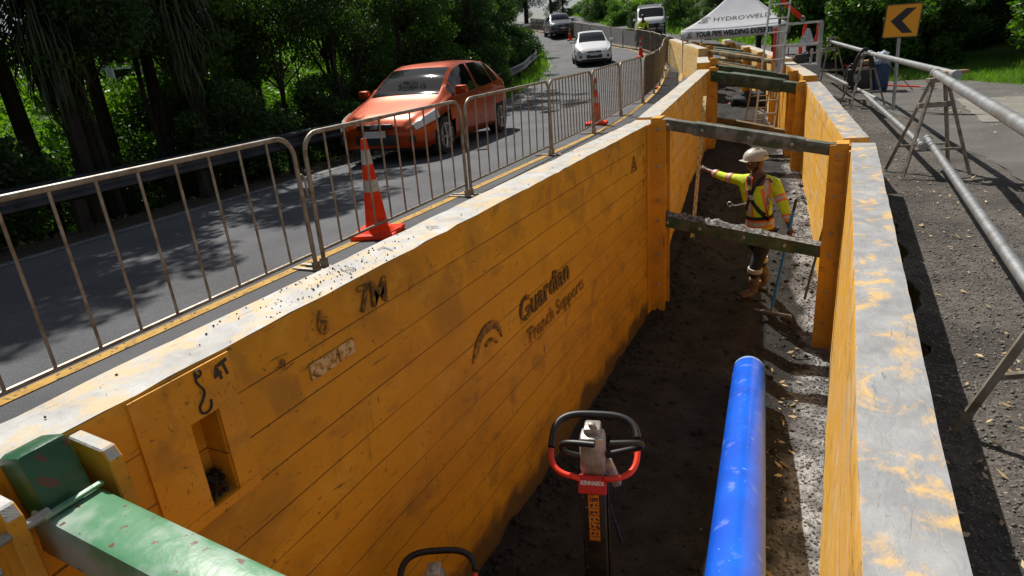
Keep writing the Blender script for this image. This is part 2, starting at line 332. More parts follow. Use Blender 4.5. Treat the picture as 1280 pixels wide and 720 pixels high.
def bankdist(x,y):
    best=-1e9;p=Vector((x,y)); bd=1e9; sgn=1
    for a,b in zip(BASE,BASE[1:]):
        a=Vector(a);b=Vector(b);t=max(0,min(1,(p-a).dot(b-a)/(b-a).length_squared)); q=a+(b-a)*t; d=(p-q).length
        if d<bd: bd=d; n=Vector((-(b-a).y,(b-a).x)); sgn=1 if (p-q).dot(n)>0 else -1
    return bd*sgn
def grid(name,xs,ys,zf,m,skip=None,kind='structure',smooth=True):
    V=np.array([[x,y,zf(x,y)] for y in ys for x in xs]); nx=len(xs); F=[]
    for j in range(len(ys)-1):
        for i in range(nx-1):
            if skip and skip((xs[i]+xs[i+1])/2,(ys[j]+ys[j+1])/2): continue
            a=j*nx+i; F.append((a,a+1,a+nx+1,a+nx))
    me=meshnp(name,V,np.array(F)); me.polygons.foreach_set('use_smooth',[smooth]*len(F)); o=linkmesh(name,me,m); return tag(o,kind=kind)
# trench wall plan lines (outer faces)
TL=[(-2.35,-.6),(-2.35,8.35),(-2.42,9),(-2.86,15.2),(-3.2,17.5),(-3.95,21),(-4.1,21.3),(-6.6,28.2)]
TR=[(.40,-.6),(.40,8.35),(.33,8.6),(-.35,14.2),(-.95,17.8),(-1.5,19.6),(-1.9,21.5),(-4.1,28.2)]
def tl(y): return float(ip(y,[p[1] for p in TL],[p[0] for p in TL]))
def tr(y): return float(ip(y,[p[1] for p in TR],[p[0] for p in TR]))
def in_trench(x,y): return -.8<y<28.3 and tl(y)-.45<x<tr(y)+.75
xs=np.unique(np.concatenate([np.linspace(-400,-60,12),np.linspace(-60,-14,40),np.linspace(-14,8,89),np.linspace(8,60,30),np.linspace(60,400,12)]))
ys=np.unique(np.concatenate([np.linspace(-200,-10,10),np.linspace(-10,34,150),np.linspace(34,100,66),np.linspace(100,500,14)]))
grid('ground',list(xs),list(ys),lambda x,y:h(x,y)-.05,M['soil'],in_trench)
# road (asphalt from left edge across the closed lane to the trench)
def strip(name,lf,rf,ys,n,m,dz,crown=None,kind='structure'):
    V=[];F=[]
    for y in ys:
        a=lf(y);b=rf(y)
        for i in range(n+1):
            x=a+(b-a)*i/n; V.append((x,y,h(x,y)+dz+(crown(x,y) if crown else 0)))
    for j in range(len(ys)-1):
        for i in range(n):
            k=j*(n+1)+i; F.append((k,k+1,k+n+2,k+n+1))
    me=meshnp(name,np.array(V),np.array(F)); me.polygons.foreach_set('use_smooth',[True]*len(F)); o=linkmesh(name,me,m); return tag(o,kind=kind)
def right_limit(y):
    if y<28.2: return tl(y)-.02
    # along the foot of the bank
    return float(ip(y,[28.2,33,39,44.5,51.5,62,76,90],[-1.2,-1.0,-4.3,-7.3,-14,-19.8,-26.3,-31]))
yr=list(np.linspace(-25,40,190))+list(np.linspace(40.5,88,90))
strip('road',road_l,right_limit,yr,34,M['asphalt'],0)
strip('yellow_edge_line',lambda y:road_r(y)-.05,lambda y:road_r(y)+.05,yr,1,M['yellow_line'],.006)
strip('white_edge_line',lambda y:road_l(y)+.12,lambda y:road_l(y)+.24,yr,1,M['white_line'],.006)
yb=[y for y in yr if 22<y<60]
strip('yellow_inner_line',lambda y:road_r(y)+.5,lambda y:road_r(y)+.62,yb,1,M['yellow_line'],.006)
# gravel and old drive on the right
def pit(y): return .03+sm(3.3,4.2,y)*sm(7.9,7.0,y)*(.13+.09*fbm(y,3,2.2))+.05*abs(fbm(y,3,3.5))
def rg_l(y): return tr(y)+pit(y) if y<28.2 else right_limit(y)-.3
ysg=list(np.linspace(-8,8.6,200))+list(np.linspace(8.7,34,110))
def gv(x,y): return .018*fbm(x,y,3.0)+.01*fbm(x,y,9)
o=strip('gravel_shoulder',rg_l,lambda y:max(tr(y)+1.55+.25*fbm(y,1,.6),rg_l(y)+.3) if y<24 else rg_l(y)+3.0,ysg,26,M['gravel'],.0,gv)
def drl(y): return max(tr(y)+1.5+.25*fbm(y,1,.6),.2)
def drr(y): return float(ip(y,[-8,10,14,17,20,22,24],[14,10,9.6,6.0,3.4,2.2,1.0]))
strip('driveway',drl,drr,list(np.linspace(-8,21.5,120)),20,M['drive'],.008,lambda x,y:.006*fbm(x,y,2))
# pale concrete apron at the far edge of the drive
bm=B()
for (px,py,sx,sy) in [(3.25,15.6,2.5,2.4),(5.7,14.3,2.3,2.4)]:
    for i in range(5):
        for j in range(5):
            pass
strip('concrete_apron',lambda y:2.2+.08*fbm(y,5,2),lambda y:9.5,list(np.linspace(13.5,17.0,16)),14,M['concrete'],.02)
bm.free()
# soil faces of the pit beside the right wall and the trench banks behind the walls
bm=B(); prevs=None
for y in np.linspace(-.7,12,90):
    x0=rg_l(y); row=[bm.verts.new((x0+.03*fbm(y,k,3)*k-.02*k,y,h(x0,y)+(gv(x0,y) if k==0 else 0)-k*.28)) for k in range(5)]
    if prevs:
        for k in range(4): bm.faces.new((prevs[k],row[k],row[k+1],prevs[k+1]))
    prevs=row
struct('trench_bank',bm,M['pit'],smooth=True)
bm=B(); prevs=None
for y in np.linspace(-.7,28,60):
    x0=tl(y)-.02; row=[bm.verts.new((x0-.0*k,y,h(x0,y)-k*.5)) for k in range(4)]
    if prevs:
        for k in range(3): bm.faces.new((prevs[k],row[k],row[k+1],prevs[k+1]))
    prevs=row
struct('trench_bank',bm,M['pit'])
bm=B(); prevs=None
for y in np.linspace(3.2,8,110):
    row=[bm.verts.new((x,y,h(.5,y)-d+.09*fbm(x*3,y,4))) for x,d in ((.40,.42),(.48,.36),(.56,.27),(.66,.16),(.80,.12))]
    if prevs:
        for k in range(4): bm.faces.new((prevs[k],row[k],row[k+1],prevs[k+1]))
    prevs=row
struct('loose_soil',bm,M['pit'],smooth=True)
# trench floor
def floor_z(x,y):
    z=ip(y,[-1,1,5,7.5,9,10.5,12,14,18,24,29],[-1.95,-1.95,-1.97,-1.92,-1.80,-1.55,-1.30,-1.12,-.9,-.5,.2])
    z-=.26*sm(-1.0,-.1,x)*sm(3.5,7.2,y)*sm(11.0,8.4,y)
    z+=.28*sm(-1.2,-2.2,x)*sm(7.5,10,y)
    return float(z)+.045*fbm(x,y,1.3)+.018*fbm(x,y,4)+.009*fbm(x,y,14)+.10*sm(-1.75,-2.07,x)*abs(fbm(x,y,1.5))
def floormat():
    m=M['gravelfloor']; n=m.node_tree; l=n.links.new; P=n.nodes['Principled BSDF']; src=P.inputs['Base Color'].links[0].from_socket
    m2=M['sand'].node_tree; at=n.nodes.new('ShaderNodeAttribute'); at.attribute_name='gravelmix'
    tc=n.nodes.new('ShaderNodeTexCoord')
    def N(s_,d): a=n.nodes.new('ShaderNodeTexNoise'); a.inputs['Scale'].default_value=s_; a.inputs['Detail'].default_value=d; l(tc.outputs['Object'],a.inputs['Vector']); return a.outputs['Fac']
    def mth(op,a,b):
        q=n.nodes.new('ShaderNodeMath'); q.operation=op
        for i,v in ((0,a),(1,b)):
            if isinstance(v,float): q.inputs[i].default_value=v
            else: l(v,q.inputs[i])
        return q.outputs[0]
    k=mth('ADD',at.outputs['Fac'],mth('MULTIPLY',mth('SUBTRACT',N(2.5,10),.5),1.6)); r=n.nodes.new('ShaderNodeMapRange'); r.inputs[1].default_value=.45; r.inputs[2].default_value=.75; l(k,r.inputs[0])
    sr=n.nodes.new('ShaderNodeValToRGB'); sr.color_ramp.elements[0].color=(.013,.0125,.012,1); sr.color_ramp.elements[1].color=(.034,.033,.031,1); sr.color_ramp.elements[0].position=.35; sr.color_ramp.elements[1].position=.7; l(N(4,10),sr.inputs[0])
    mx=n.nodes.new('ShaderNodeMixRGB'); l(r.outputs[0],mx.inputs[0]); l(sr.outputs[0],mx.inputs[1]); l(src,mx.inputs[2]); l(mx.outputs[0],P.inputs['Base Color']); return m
def floor_strip():
    V=[];F=[];ysx=list(np.linspace(-.8,10,260))+list(np.linspace(10.05,28.4,120)); n=60
    for y in ysx:
        a=tl(y)+.12;b=tr(y)-.1
        for i in range(n+1):
            x=a+(b-a)*i/n; V.append((x,y,floor_z(x,y)))
    for j in range(len(ysx)-1):
        for i in range(n):
            k=j*(n+1)+i; F.append((k,k+1,k+n+2,k+n+1))
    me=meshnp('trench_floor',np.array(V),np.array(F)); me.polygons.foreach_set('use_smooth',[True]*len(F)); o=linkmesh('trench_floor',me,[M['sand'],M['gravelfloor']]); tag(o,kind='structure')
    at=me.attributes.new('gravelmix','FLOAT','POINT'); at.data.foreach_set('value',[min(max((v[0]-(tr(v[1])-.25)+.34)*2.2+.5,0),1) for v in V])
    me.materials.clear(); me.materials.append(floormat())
floor_strip()
# bank / hill
def bank():
    V=[];F=[]; nb=14; P=[]
    for a,b in zip(BASE,BASE[1:]):
        a=Vector(a);b=Vector(b);k=max(2,int((b-a).length/1.2)); P+=[a+(b-a)*i/k for i in range(k)]
    P.append(Vector(BASE[-1])); P=[(P[max(i-2,0)]+P[i]*2+P[min(i+2,len(P)-1)])/4 for i in range(len(P))]
    ds=[-1.2,0,.6,1.4,2.3,3.3,4.5,6,8,10,13,17,24,36,60]
    for i,p in enumerate(P):
        t=(P[min(i+1,len(P)-1)]-P[max(i-1,0)]).normalized(); n=Vector((-t.y,t.x))
        for d in ds:
            q=p+n*d; z=h(q.x,q.y)-.15 if d<=0 else h(p.x,p.y)-.05+ (d*1.0 if d<13 else 13+(d-13)*.25)*sm(26,2,p.x) + (.02 if p.x>5 else 0)
            if p.x>2: z=h(p.x,p.y)-.05+max(d,0)*(.12 if p.x>4 else .45)
            z+=.35*fbm(q.x,q.y,.45)*min(max(d,0),2)/2
            V.append((q.x,q.y,z))
    n=len(ds)
    for i in range(len(P)-1):
        for j in range(n-1): a=i*n+j; F.append((a,a+1,a+n+1,a+n))
    me=meshnp('hill',np.array(V),np.array(F)); me.polygons.foreach_set('use_smooth',[True]*len(F)); o=linkmesh('hill',me,M['bank']); tag(o,kind='structure'); return V,F
HV,HF=bank()
#@@PART2
# ------------------------------------------------------------------ trench boxes
def wall_part(name,a,b,T,H,side,m,mtop,parent,pocket=None,seed=0):
    a=Vector(a);b=Vector(b);x=(b-a).normalized();y=Vector((0,0,1)).cross(x).normalized();z=x.cross(y);Ln=(b-a).length
    bm=B(); s=1 if side=='L' else -1
    xsx=sorted(set([0,Ln]+[i*.12 for i in range(1,int(Ln/.12))]+(list(pocket[:2]) if pocket else [])))
    zs=sorted(set([0,-.012,-H]+[-i*.15 for i in range(1,int(H/.15))]+(list(pocket[2:]) if pocket else [])))
    def wob(X,Z,k): return .006*fbm(X+seed*7,Z,.9,k)+.002*fbm(X,Z,6,k)
    gr={}
    def vtx(X,Yk,Z):
        k=(round(X,4),Yk,round(Z,4))
        if k in gr: return gr[k]
        yy={0:wob(X,Z,1),1:T+wob(X,Z,5)}[Yk]
        zz=Z
        if Z==0: zz+=.004*fbm(X*3,Yk*3,3)-max(0,.012*fbm(X*2+seed,Yk*9,2.2))
        if Z==-.012 : yy+=(-.002 if Yk==0 else .002)
        if Z==-H: zz+=.03*fbm(X,1,1.5)
        v=bm.verts.new((X,s*yy,zz)); gr[k]=v; return v
    for Yk in (0,1):
        for i in range(len(xsx)-1):
            for j in range(len(zs)-1):
                if Yk==0 and pocket and pocket[0]-1e-6<=xsx[i]<pocket[1]-1e-6 and pocket[2]-1e-6<=zs[j]<pocket[3]-1e-6: continue
                bm.faces.new((vtx(xsx[i],Yk,zs[j]),vtx(xsx[i+1],Yk,zs[j]),vtx(xsx[i+1],Yk,zs[j+1]),vtx(xsx[i],Yk,zs[j+1])))
    tf=[]
    # top with cross rows
    for i in range(len(xsx)-1):
        tf.append(bm.faces.new((vtx(xsx[i],0,0),vtx(xsx[i+1],0,0),vtx(xsx[i+1],1,0),vtx(xsx[i],1,0))))
        bm.faces.new((vtx(xsx[i],0,-H),vtx(xsx[i+1],0,-H),vtx(xsx[i+1],1,-H),vtx(xsx[i],1,-H)))
    for X in (0,Ln):
        for j in range(len(zs)-1): bm.faces.new((vtx(X,0,zs[j]),vtx(X,1,zs[j]),vtx(X,1,zs[j+1]),vtx(X,0,zs[j+1])))
    if pocket:
        x0,x1,z0,z1=pocket; d=.12
        P=[bm.verts.new((X,s*d,Z)) for X,Z in ((x0,z0),(x1,z0),(x1,z1),(x0,z1))]
        bm.faces.new(P)
        def edge(pts,q0,q1):
            for u,v in zip(pts,pts[1:]):
                f0=(u[0]-pts[0][0]+u[1]-pts[0][1])/((pts[-1][0]-pts[0][0])+(pts[-1][1]-pts[0][1])); f1=(v[0]-pts[0][0]+v[1]-pts[0][1])/((pts[-1][0]-pts[0][0])+(pts[-1][1]-pts[0][1]))
                A=bm.verts.new(q0.co.lerp(q1.co,f0)); Bq=bm.verts.new(q0.co.lerp(q1.co,f1))
                bm.faces.new((vtx(u[0],0,u[1]),vtx(v[0],0,v[1]),Bq,A))
        xi=[q for q in xsx if x0-1e-6<=q<=x1+1e-6]; zi=[q for q in zs if z0-1e-6<=q<=z1+1e-6]
        edge([(q,z0) for q in xi],P[0],P[1]); edge([(q,z1) for q in xi],P[3],P[2]); edge([(x0,q) for q in zi],P[0],P[3]); edge([(x1,q) for q in zi],P[1],P[2])
    bm.normal_update()
    tfi=[f for f in tf]
    for f in tfi: f.material_index=1
    o=obj(name,bm,[m,mtop],None,True)
    o.matrix_basis=Matrix(((x.x,y.x,z.x,a.x),(x.y,y.y,z.y,a.y),(x.z,y.z,z.z,a.z),(0,0,0,1)))
    o.parent=parent; o.matrix_parent_inverse=parent.matrix_basis.inverted()
    return o
def post_part(p,side,H,parent,xd=(0,1,0),prot=.20,wid=.26,mt='wallS'):
    """vertical strut post, p = point on the wall's inner top edge"""
    x=Vector(xd).normalized(); y=Vector((0,0,1)).cross(x); s=-1 if side=='L' else 1   # inward
    y=y*s; bm=B(); o=Vector(p)
    def bx(u0,u1,v0,v1,z0,z1,taper=0):
        pts=[o+x*u0+y*v0,o+x*u1+y*v0,o+x*u1+y*v1,o+x*u0+y*v1]
        a=[bm.verts.new(q+Vector((0,0,z1))) for q in pts]; b=[bm.verts.new((pts[i]-y*(taper if i>1 else 0))+Vector((0,0,z0))) for i in range(4)]
        bm.faces.new(a);bm.faces.new(b[::-1])
        for i in range(4): bm.faces.new((a[i],a[(i+1)%4],b[(i+1)%4],b[i]))
    bx(-wid/2-.14,wid/2+.14,.003,.018,-H,-.03)
    bx(-wid/2,-wid/2+.022,.018,prot,-H+.16,.015); bx(wid/2-.022,wid/2,.018,prot,-H+.16,.015)
    bx(-wid/2,-wid/2+.022,.018,prot,-H-.04,-H+.158,prot-.03); bx(wid/2-.022,wid/2,.018,prot,-H-.04,-H+.158,prot-.03)
    bx(-wid/2+.022,wid/2-.022,.019,prot-.035,-H+.2,-.55 if H>1 else -.3)
    bx(-wid/2-.004,wid/2+.004,.02,prot*.7,.017,.034)
    P=obj('post',bm,M[mt],parent)
    for zz in (-.10,-.55,-.98,-1.25,-1.7,-2.1):
        if -zz<H:
            for u in ((-wid/2-.012,) if o.y>9 else (-wid/2-.012,wid/2+.012)):
                bm=B(); c=o+x*u+y*(prot*.55)+Vector((0,0,zz)); lathe(bm,[(.020,-.014),(.020,.006),(.014,.012)],8,c,frame_between((0,0,0),x*(-1 if u<0 else 1))); obj('bolt',bm,M['silver'],P)
    return P
def strut_part(a,b,w,h,parent,mt='greendirty',deb=False,name='strut'):
    a=Vector(a);b=Vector(b); bm=B(); d=b-a
    bar(bm,a+d*.0,a+d*.30,w*.84,h*.84,.012); bar(bm,a+d*.22,a+d*.80,w,h,.016); bar(bm,a+d*.78,b,w*.84,h*.84,.012)
    o=obj(name,bm,M[mt],parent,True)
    side=Vector((0,0,1)).cross(d).normalized()
    for t in (.08,.27,.52,.74,.95):
        if a.y>12: break
        bm=B(); c=a+d*t; lathe(bm,[(.022,0),(.022,.012),(.012,.02)],8,c-side*(-w/2 if side.y<0 else w/2),frame_between((0,0,0),Vector((0,-1,0)))); obj('bolt',bm,M['silver'],o)
    if deb:
        bm=B(); n=220; r0=None; up=Vector((0,0,1))
        for i in range(n+1):
            t=.01+.98*i/n; c=a+d*t+up*(h/2-.005); hh=.018+.07*abs(fbm(t*9,3,1))+.006*random.random(); hh*=sm(0,.03,t)*sm(1,.96,t)*(.6+1.0*sm(0,.5,.6-t+.2))
            row=[c+side*u*w*.55+up*(hh*(1-abs(u)**2)*(.8+.4*fbm(t*40,u*2,1)) ) for u in (-1,-.7,-.35,0,.35,.7,1)]
            row=[bm.verts.new(q) for q in row]
            if r0:
                for k in range(6): bm.faces.new((r0[k],row[k],row[k+1],r0[k+1]))
            r0=row
        # underside closes the crust
        obj('mud_crust',bm,M['debris'],o,True)
    return o
BOXG='steel trench boxes lining the trench'
# --- nearest box
T1=thing('trench_box','nearest long ochre trench box, with a bright green strut and lettering on its shaded wall','trench box',(-.95,4,-1.9),0,BOXG)
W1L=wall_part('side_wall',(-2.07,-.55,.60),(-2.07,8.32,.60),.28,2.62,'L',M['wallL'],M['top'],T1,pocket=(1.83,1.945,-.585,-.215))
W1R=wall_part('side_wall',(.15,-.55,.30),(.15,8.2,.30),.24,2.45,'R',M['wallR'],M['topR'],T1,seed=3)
post_part((-2.07,8.05,.63),'L',2.63,T1); post_part((.15,8.05,.30),'R',2.72,T1,prot=.21)
# upper strut rests between the flanges
strut_part((-2.02,8.05,.60),(.10,8.05,.23),.17,.155,T1,'strutg',deb=False)
strut_part((-2.02,8.05,-.62),(.10,8.05,-.96),.18,.17,T1,deb=True)
# second beam lying tight behind the upper strut
# near end brackets
for yy in (.60,.885):
    bm=B(); prism(bm,[(-2.068,yy,.585),(-1.90,yy,.57),(-1.875,yy,.53),(-1.875,yy,-.55),(-2.068,yy,-.75)],(0,.045,0))
    bmesh.ops.bevel(bm,geom=bm.edges[:],offset=.005,segments=1,affect='EDGES'); o=obj('bracket_plate',bm,[M['wallS'],M['top']],T1)
    for f in o.data.polygons:
        if f.normal.z>.5: f.material_index=1
for yy in (.575,.925):
    bm=B(); prism(bm,[(.148,yy,.285),(-.06,yy,.265),(-.09,yy,.22),(-.09,yy,-1.2),(.148,yy,-1.3)],(0,.045,0)); obj('bracket_plate',bm,M['wallS'],T1)
# bright green strut
bm=B(); a=Vector((-1.99,.77,.40)); b=Vector((.06,.77,.19)); bar(bm,a,b,.165,.16,.02); ST=obj('strut',bm,M['green'],T1,True)
bm=B(); vs=box(bm,(-1.99,.775,.50),(.135,.145,.28),Matrix.Rotation(R(-14),4,'Y'),.022); obj('strut_end_block',bm,M['greend'],ST,True)
bm=B(); box(bm,(-1.885,.77,.484),(.02,.17,.012),Matrix.Rotation(R(8),4,'Y'),.004); obj('weld_bead',bm,M['green'],ST)
ST['label']='bright green chipped strut at the near end'
bm=B(); tube(bm,[(-1.89,.515,.49),(-1.89,.705,.49)],.015,10); PIN=obj('locking_pin',bm,M['silver'],T1,True)
bm=B()
pts=[(-1.95,.525,.36),(-1.955,.525,.30),(-1.94,.53,.25),(-1.90,.528,.235),(-1.88,.525,.26),(-1.90,.52,.29),(-1.94,.518,.30),(-1.97,.52,.24)]
pts=[(a_+.06,b_+.012,c_+.19) for a_,b_,c_ in pts]; tube(bm,smoothpath(pts,2),.0045,6); obj('spring_clip',bm,M['galv'],PIN,True)
# doubled end plate on the left wall with the lifting pocket
bm=B()
for (y0,y1,z0,z1) in ((1.08,1.272,.02,.585),(1.40,1.50,.02,.585),(1.272,1.40,.388,.585),(1.272,1.40,-.03,.012),(1.08,1.272,-.03,.018),(1.40,1.50,-.03,.018)):
    box(bm,(-2.063,(y0+y1)/2,(z0+z1)/2),(.014,y1-y0,z1-z0))
obj('doubler_plate',bm,M['wallS'],W1L)
bm=B(); 
for i in range(70):
    x=-2.09-random.random()*.09;y=1.285+random.random()*.105; bmesh.ops.create_icosphere(bm,subdivisions=1,radius=.007+random.random()*.009,matrix=Matrix.Translation((x,y,.02+random.random()*.05+(.03*(x<-2.12)))))
tag(obj('pocket_gravel',bm,M['sand'],W1L),kind='stuff')
IN=-2.0565
def wt(name,s,size,y,z,m,off=0,tilt=0,sx=1,X=-2.0590,par=None):
    mw=planemat((X,y,z),(0,1,0),(0,0,1))@Matrix.Rotation(R(tilt),4,'Z')
    return text(name,s,size,mw,m,par or W1L,.0015,off,0,sx)
wt('load_lettering','4T',.085,1.452,.525,M['ink'],.003,12,.8,X=-2.0535)
bm=B(); hk=smoothpath([(-2.052,1.348,.565),(-2.052,1.335,.54),(-2.052,1.35,.51),(-2.052,1.362,.485),(-2.052,1.345,.455),(-2.052,1.325,.44),(-2.052,1.322,.412),(-2.052,1.345,.397),(-2.052,1.372,.41),(-2.052,1.377,.44)],2)
tube(bm,hk,.0048,6); tube(bm,arc((-2.052,1.352,.563),.014,0,6.28,12,(0,1,0),(0,0,1)),.004,6); obj('hook_symbol',bm,M['ink'],W1L)
wt('faded_number','6',.17,2.02,.475,M['fadeink'],.002,8,.9); wt('faded_number','7M',.19,2.40,.47,M['worn2'],.004,-4,1.0)
wt('company_lettering','Guardian',.27,4.55,-.31,M['worn2'],.006,1,1.05,X=-2.0600); wt('company_lettering','Trench Supports',.19,4.78,-.56,M['fadeink'],.001,1,1.0,X=-2.0600)
bm=B()
for k in range(5):
    r0=.20+.012*k; pts=arc((-2.059,3.52,-.42),r0,R(20+k*9),R(150+k*4),12,(0,1,0),(0,0,1)); tube(bm,pts,.008,4)
tube(bm,arc((-2.059,3.52,-.42),.12,R(30),R(120),8,(0,1,0),(0,0,1)),.014,4)
obj('company_emblem',bm,M['fadeink'],W1L)
bm=B(); tube(bm,[(-2.059,7.1,.16),(-2.059,7.2,.33),(-2.059,7.3,.16),(-2.059,7.1,.16)],.008,4); tube(bm,[(-2.059,7.2,.27),(-2.059,7.2,.2)],.01,4); obj('warning_triangle',bm,M['fadeink'],W1L)
for (y0,y1,z0,z1) in ((1.89,2.075,.245,.325),(2.085,2.2,.25,.325)):
    bm=B(); box(bm,(-2.061,(y0+y1)/2,(z0+z1)/2),(.004,y1-y0,z1-z0)); o=obj('worn_label',bm,mat('worn_paper_label',(.62,.47,.25),.7,(.42,.22,.05),30,8,lo=.45,hi=.6,speck=(.1,.06,.03),sscale=60,slo=.6,shi=.64),W1L)
wt('faint_number','8',.07,1.75,.40,M['fadeink'],0,10,1)
# weathered side text column by the post
for z,s in ((.36,'I'),(.22,'1'),(.08,'-'),(-.06,'3')): wt('faded_mark',s,.1,7.62,z,M['fadeink'],.003,0,1)
def topt(s,y,size=.16): 
    mw=planemat((-2.2,y,.606),(0,1,0),(-1,0,0)); text('pencil_number',s,size,mw,M['greyink'],W1L,.001,-.004)
topt('6',2.40); topt('7',2.75); topt('4',3.2)
# seams welded to the top corners, small steel wedges by the posts
def wedge(x,y,z,par,mt='silver'):
    bm=B(); prism(bm,[(x-.06,y-.05,z),(x+.07,y-.05,z),(x+.02,y-.05,z+.14)],(0,.03,0)); prism(bm,[(x-.10,y+.04,z),(x+.10,y+.04,z),(x+.10,y+.04,z+.035),(x-.10,y+.04,z+.035)],(0,.05,0)); obj('wedge',bm,M[mt],par)

# --- second box
def tbox(label,La,Lb,Ra,Rb,H,struts,wl='wallL',wr='wallR',posts=((.04,),(.96,)),T=.26):
    c=(Vector(La)+Vector(Rb))/2; c.z-=H; t=thing('trench_box',label,'trench box',c,0,BOXG)
    wL=wall_part('side_wall',La,Lb,T,H,'L',M[wl],M['top'],t,seed=random.random()*9); wR=wall_part('side_wall',Ra,Rb,T,H,'R',M[wr],M['topR' if wr=='wallR' else 'top'],t,seed=random.random()*9)
    La,Lb,Ra,Rb=map(Vector,(La,Lb,Ra,Rb))
    for f,levels in struts:
        pl=La.lerp(Lb,f); pr=Ra.lerp(Rb,f)
        post_part(pl+Vector((0,0,.02)),'L',H-.1,t,(Lb-La)[:2]+(0,) if False else (Lb.x-La.x,Lb.y-La.y,0),prot=.18); post_part(pr+Vector((0,0,.02)),'R',H-.1,t,(Rb.x-Ra.x,Rb.y-Ra.y,0),prot=.18)
        for dz,sz in levels: 
            strut_part(pl+(pr-pl).normalized()*.06+Vector((0,0,-dz)),pr-(pr-pl).normalized()*.06+Vector((0,0,-dz)),sz,sz,t,'greendirty' if sz>.2 or random.random()<.35 else 'strutb')
    return t,wL,wR
T2,W2L,W2R=tbox('second trench box beyond the man, dark green strut across its far end',(-2.09,8.42,.62),(-2.56,14.9,.84),(.07,8.35,.33),(-.64,14.2,.52),2.3,[(.955,[(.10,.24)])],'wallR','wallR')
T3,W3L,W3R=tbox('short third trench box with paired thin struts above and below',(-2.62,15.1,.97),(-3.1,17.6,1.0),(-.70,14.5,.62),(-1.35,17.6,.75),2.3,[(.2,[(.12,.14),(.35,.14),(1.25,.14),(1.5,.14)])],'wallS','wallS')
T4,W4L,W4R=tbox('far cream-sided trench box bending left under the white tent',(-3.75,21.2,1.12),(-6.25,28.1,1.42),(-1.40,18.2,.80),(-4.40,28,1.24),2.1,[(.02,[(.1,.13),(.4,.13)]),(.20,[(.1,.12),(.42,.12)]),(.42,[(.1,.12),(.45,.12)]),(.70,[(.1,.12)])],'wallC','wallC')
# measurement digits on the second box's left wall = levelling staff
def staff():
    a=Vector((-1.86,9.55,-1.62)); b=Vector((-2.16,12.1,.52))
    t=thing('levelling_staff','tall cream measuring staff with black and red marks leaning on the left wall','measuring staff',a)
    x=Vector((0,1,0)); d=b-a; bm=B(); bar(bm,a,b,.055,.022); body=obj('staff_body',bm,M['staff'],t)
    n=d.normalized(); side=Vector((0,0,1)).cross(n).normalized(); nn=n.cross(side)
    bmk=B(); bmr=B(); N=int(d.length/.035)
    fr=frame_between(a,b)
    ax=Vector((fr[0][0],fr[1][0],fr[2][0])); ay=Vector((fr[0][1],fr[1][1],fr[2][1]))
    for sgn in (1,-1):
        for i in range(2,N-1):
            if i%3==0: continue
            c=a+n*(i*.035)+ay*sgn*.0118+ax*(.012 if (i//3)%2 else -.012)
            box(bmr if (i//14)%3==2 and i>30 else bmk,c,(.022,.002,.016),fr)
        for i in range(2,N-1):
            if i%3==1:
                c=a+n*(i*.035)+ax*sgn*.0282; box(bmr if (i//14)%3==2 and i>30 else bmk,c,(.002,.014,.03),fr)
    obj('black_graduations',bmk,M['ink'],body); obj('red_graduations',bmr,M['red'],body)
staff()
# ------------------------------------------------------------------ crowd barriers
def barrier(a,b,label,infill='bars',group='steel crowd barriers between the road and the trench'):
    a=Vector((a[0],a[1],h(a[0],a[1])));b=Vector((b[0],b[1],h(b[0],b[1]))); t=thing('crowd_barrier',label,'barrier',(a+b)/2,0,group)
    d=(b-a); Ln=d.length; u=d.normalized(); up=Vector((0,0,1)); lean=Vector((u.y,-u.x,0))*random.uniform(-.03,.03)
    up=(up+lean).normalized(); n=Vector((u.y,-u.x,0))
    def p(s,z): return a+u*s+up*z
    r=.16; e=.03
    path=[p(e,.02)]+arc(p(e+r,1.1-r),r,math.pi,math.pi/2,6,u,up)+arc(p(Ln-e-r,1.1-r),r,math.pi/2,0,6,u,up)+[p(Ln-e,.02)]
    far=infill!='bars'
    bm=B(); tube(bm,path,.0185,6 if far else 10); tube(bm,[p(e,.155),p(Ln-e,.155)],.015,8)
    fr=obj('frame',bm,M['barrier'],t,True)
    bm=B()
    if infill=='bars':
        nb=9
        for i in range(1,nb+1): s=e+(Ln-2*e)*i/(nb+1); tube(bm,[p(s,.155),p(s,1.1)],.0095,7)
        obj('infill_bars',bm,M['barrier'],t,True)
    elif infill=='close':
        nb=13
        for i in range(1,nb+1): s=e+(Ln-2*e)*i/(nb+1); tube(bm,[p(s,.155),p(s,1.1)],.010,6)
        obj('infill_bars',bm,M['barrier'],t,True)
    else:
        nb=int(Ln/.045)
        for i in range(1,nb+1): s=e+(Ln-2*e)*i/(nb+1); tube(bm,[p(s,.155),p(s,1.1)],.0085 if infill=='dense' else .005,4,False)
        for k in range(1,16 if infill=='dense' else 8): z=.155+k*(.06 if infill=='dense' else .12); tube(bm,[p(e,z),p(Ln-e,z)],.006,4,False)
        obj('mesh_infill',bm,M['darkmesh'],t)
    for s in (e,Ln-e):
        bm=B(); c=p(s,.012); box(bm,c,(.04,.50,.012),Matrix.Rotation(math.atan2(n.y,n.x)-math.pi/2,4,'Z')); box(bm,c+Vector((0,0,.04)),(.045,.05,.07)); obj('foot',bm,M['barrier'],t)
    if not far:
        bm=B(); tube(bm,smoothpath([p(Ln-e,.78),p(Ln+.0,.80),p(Ln+.03,.78),p(Ln+.035,.62)],1),.008,6); obj('hook',bm,M['barrier'],t)
    return t
P=[(-3.70,-1.6),(-3.72,1.1),(-3.77,3.8),(-3.84,6.45),(-3.93,9.2),(-4.02,11.45),(-4.28,14.0),(-4.42,16.3)]
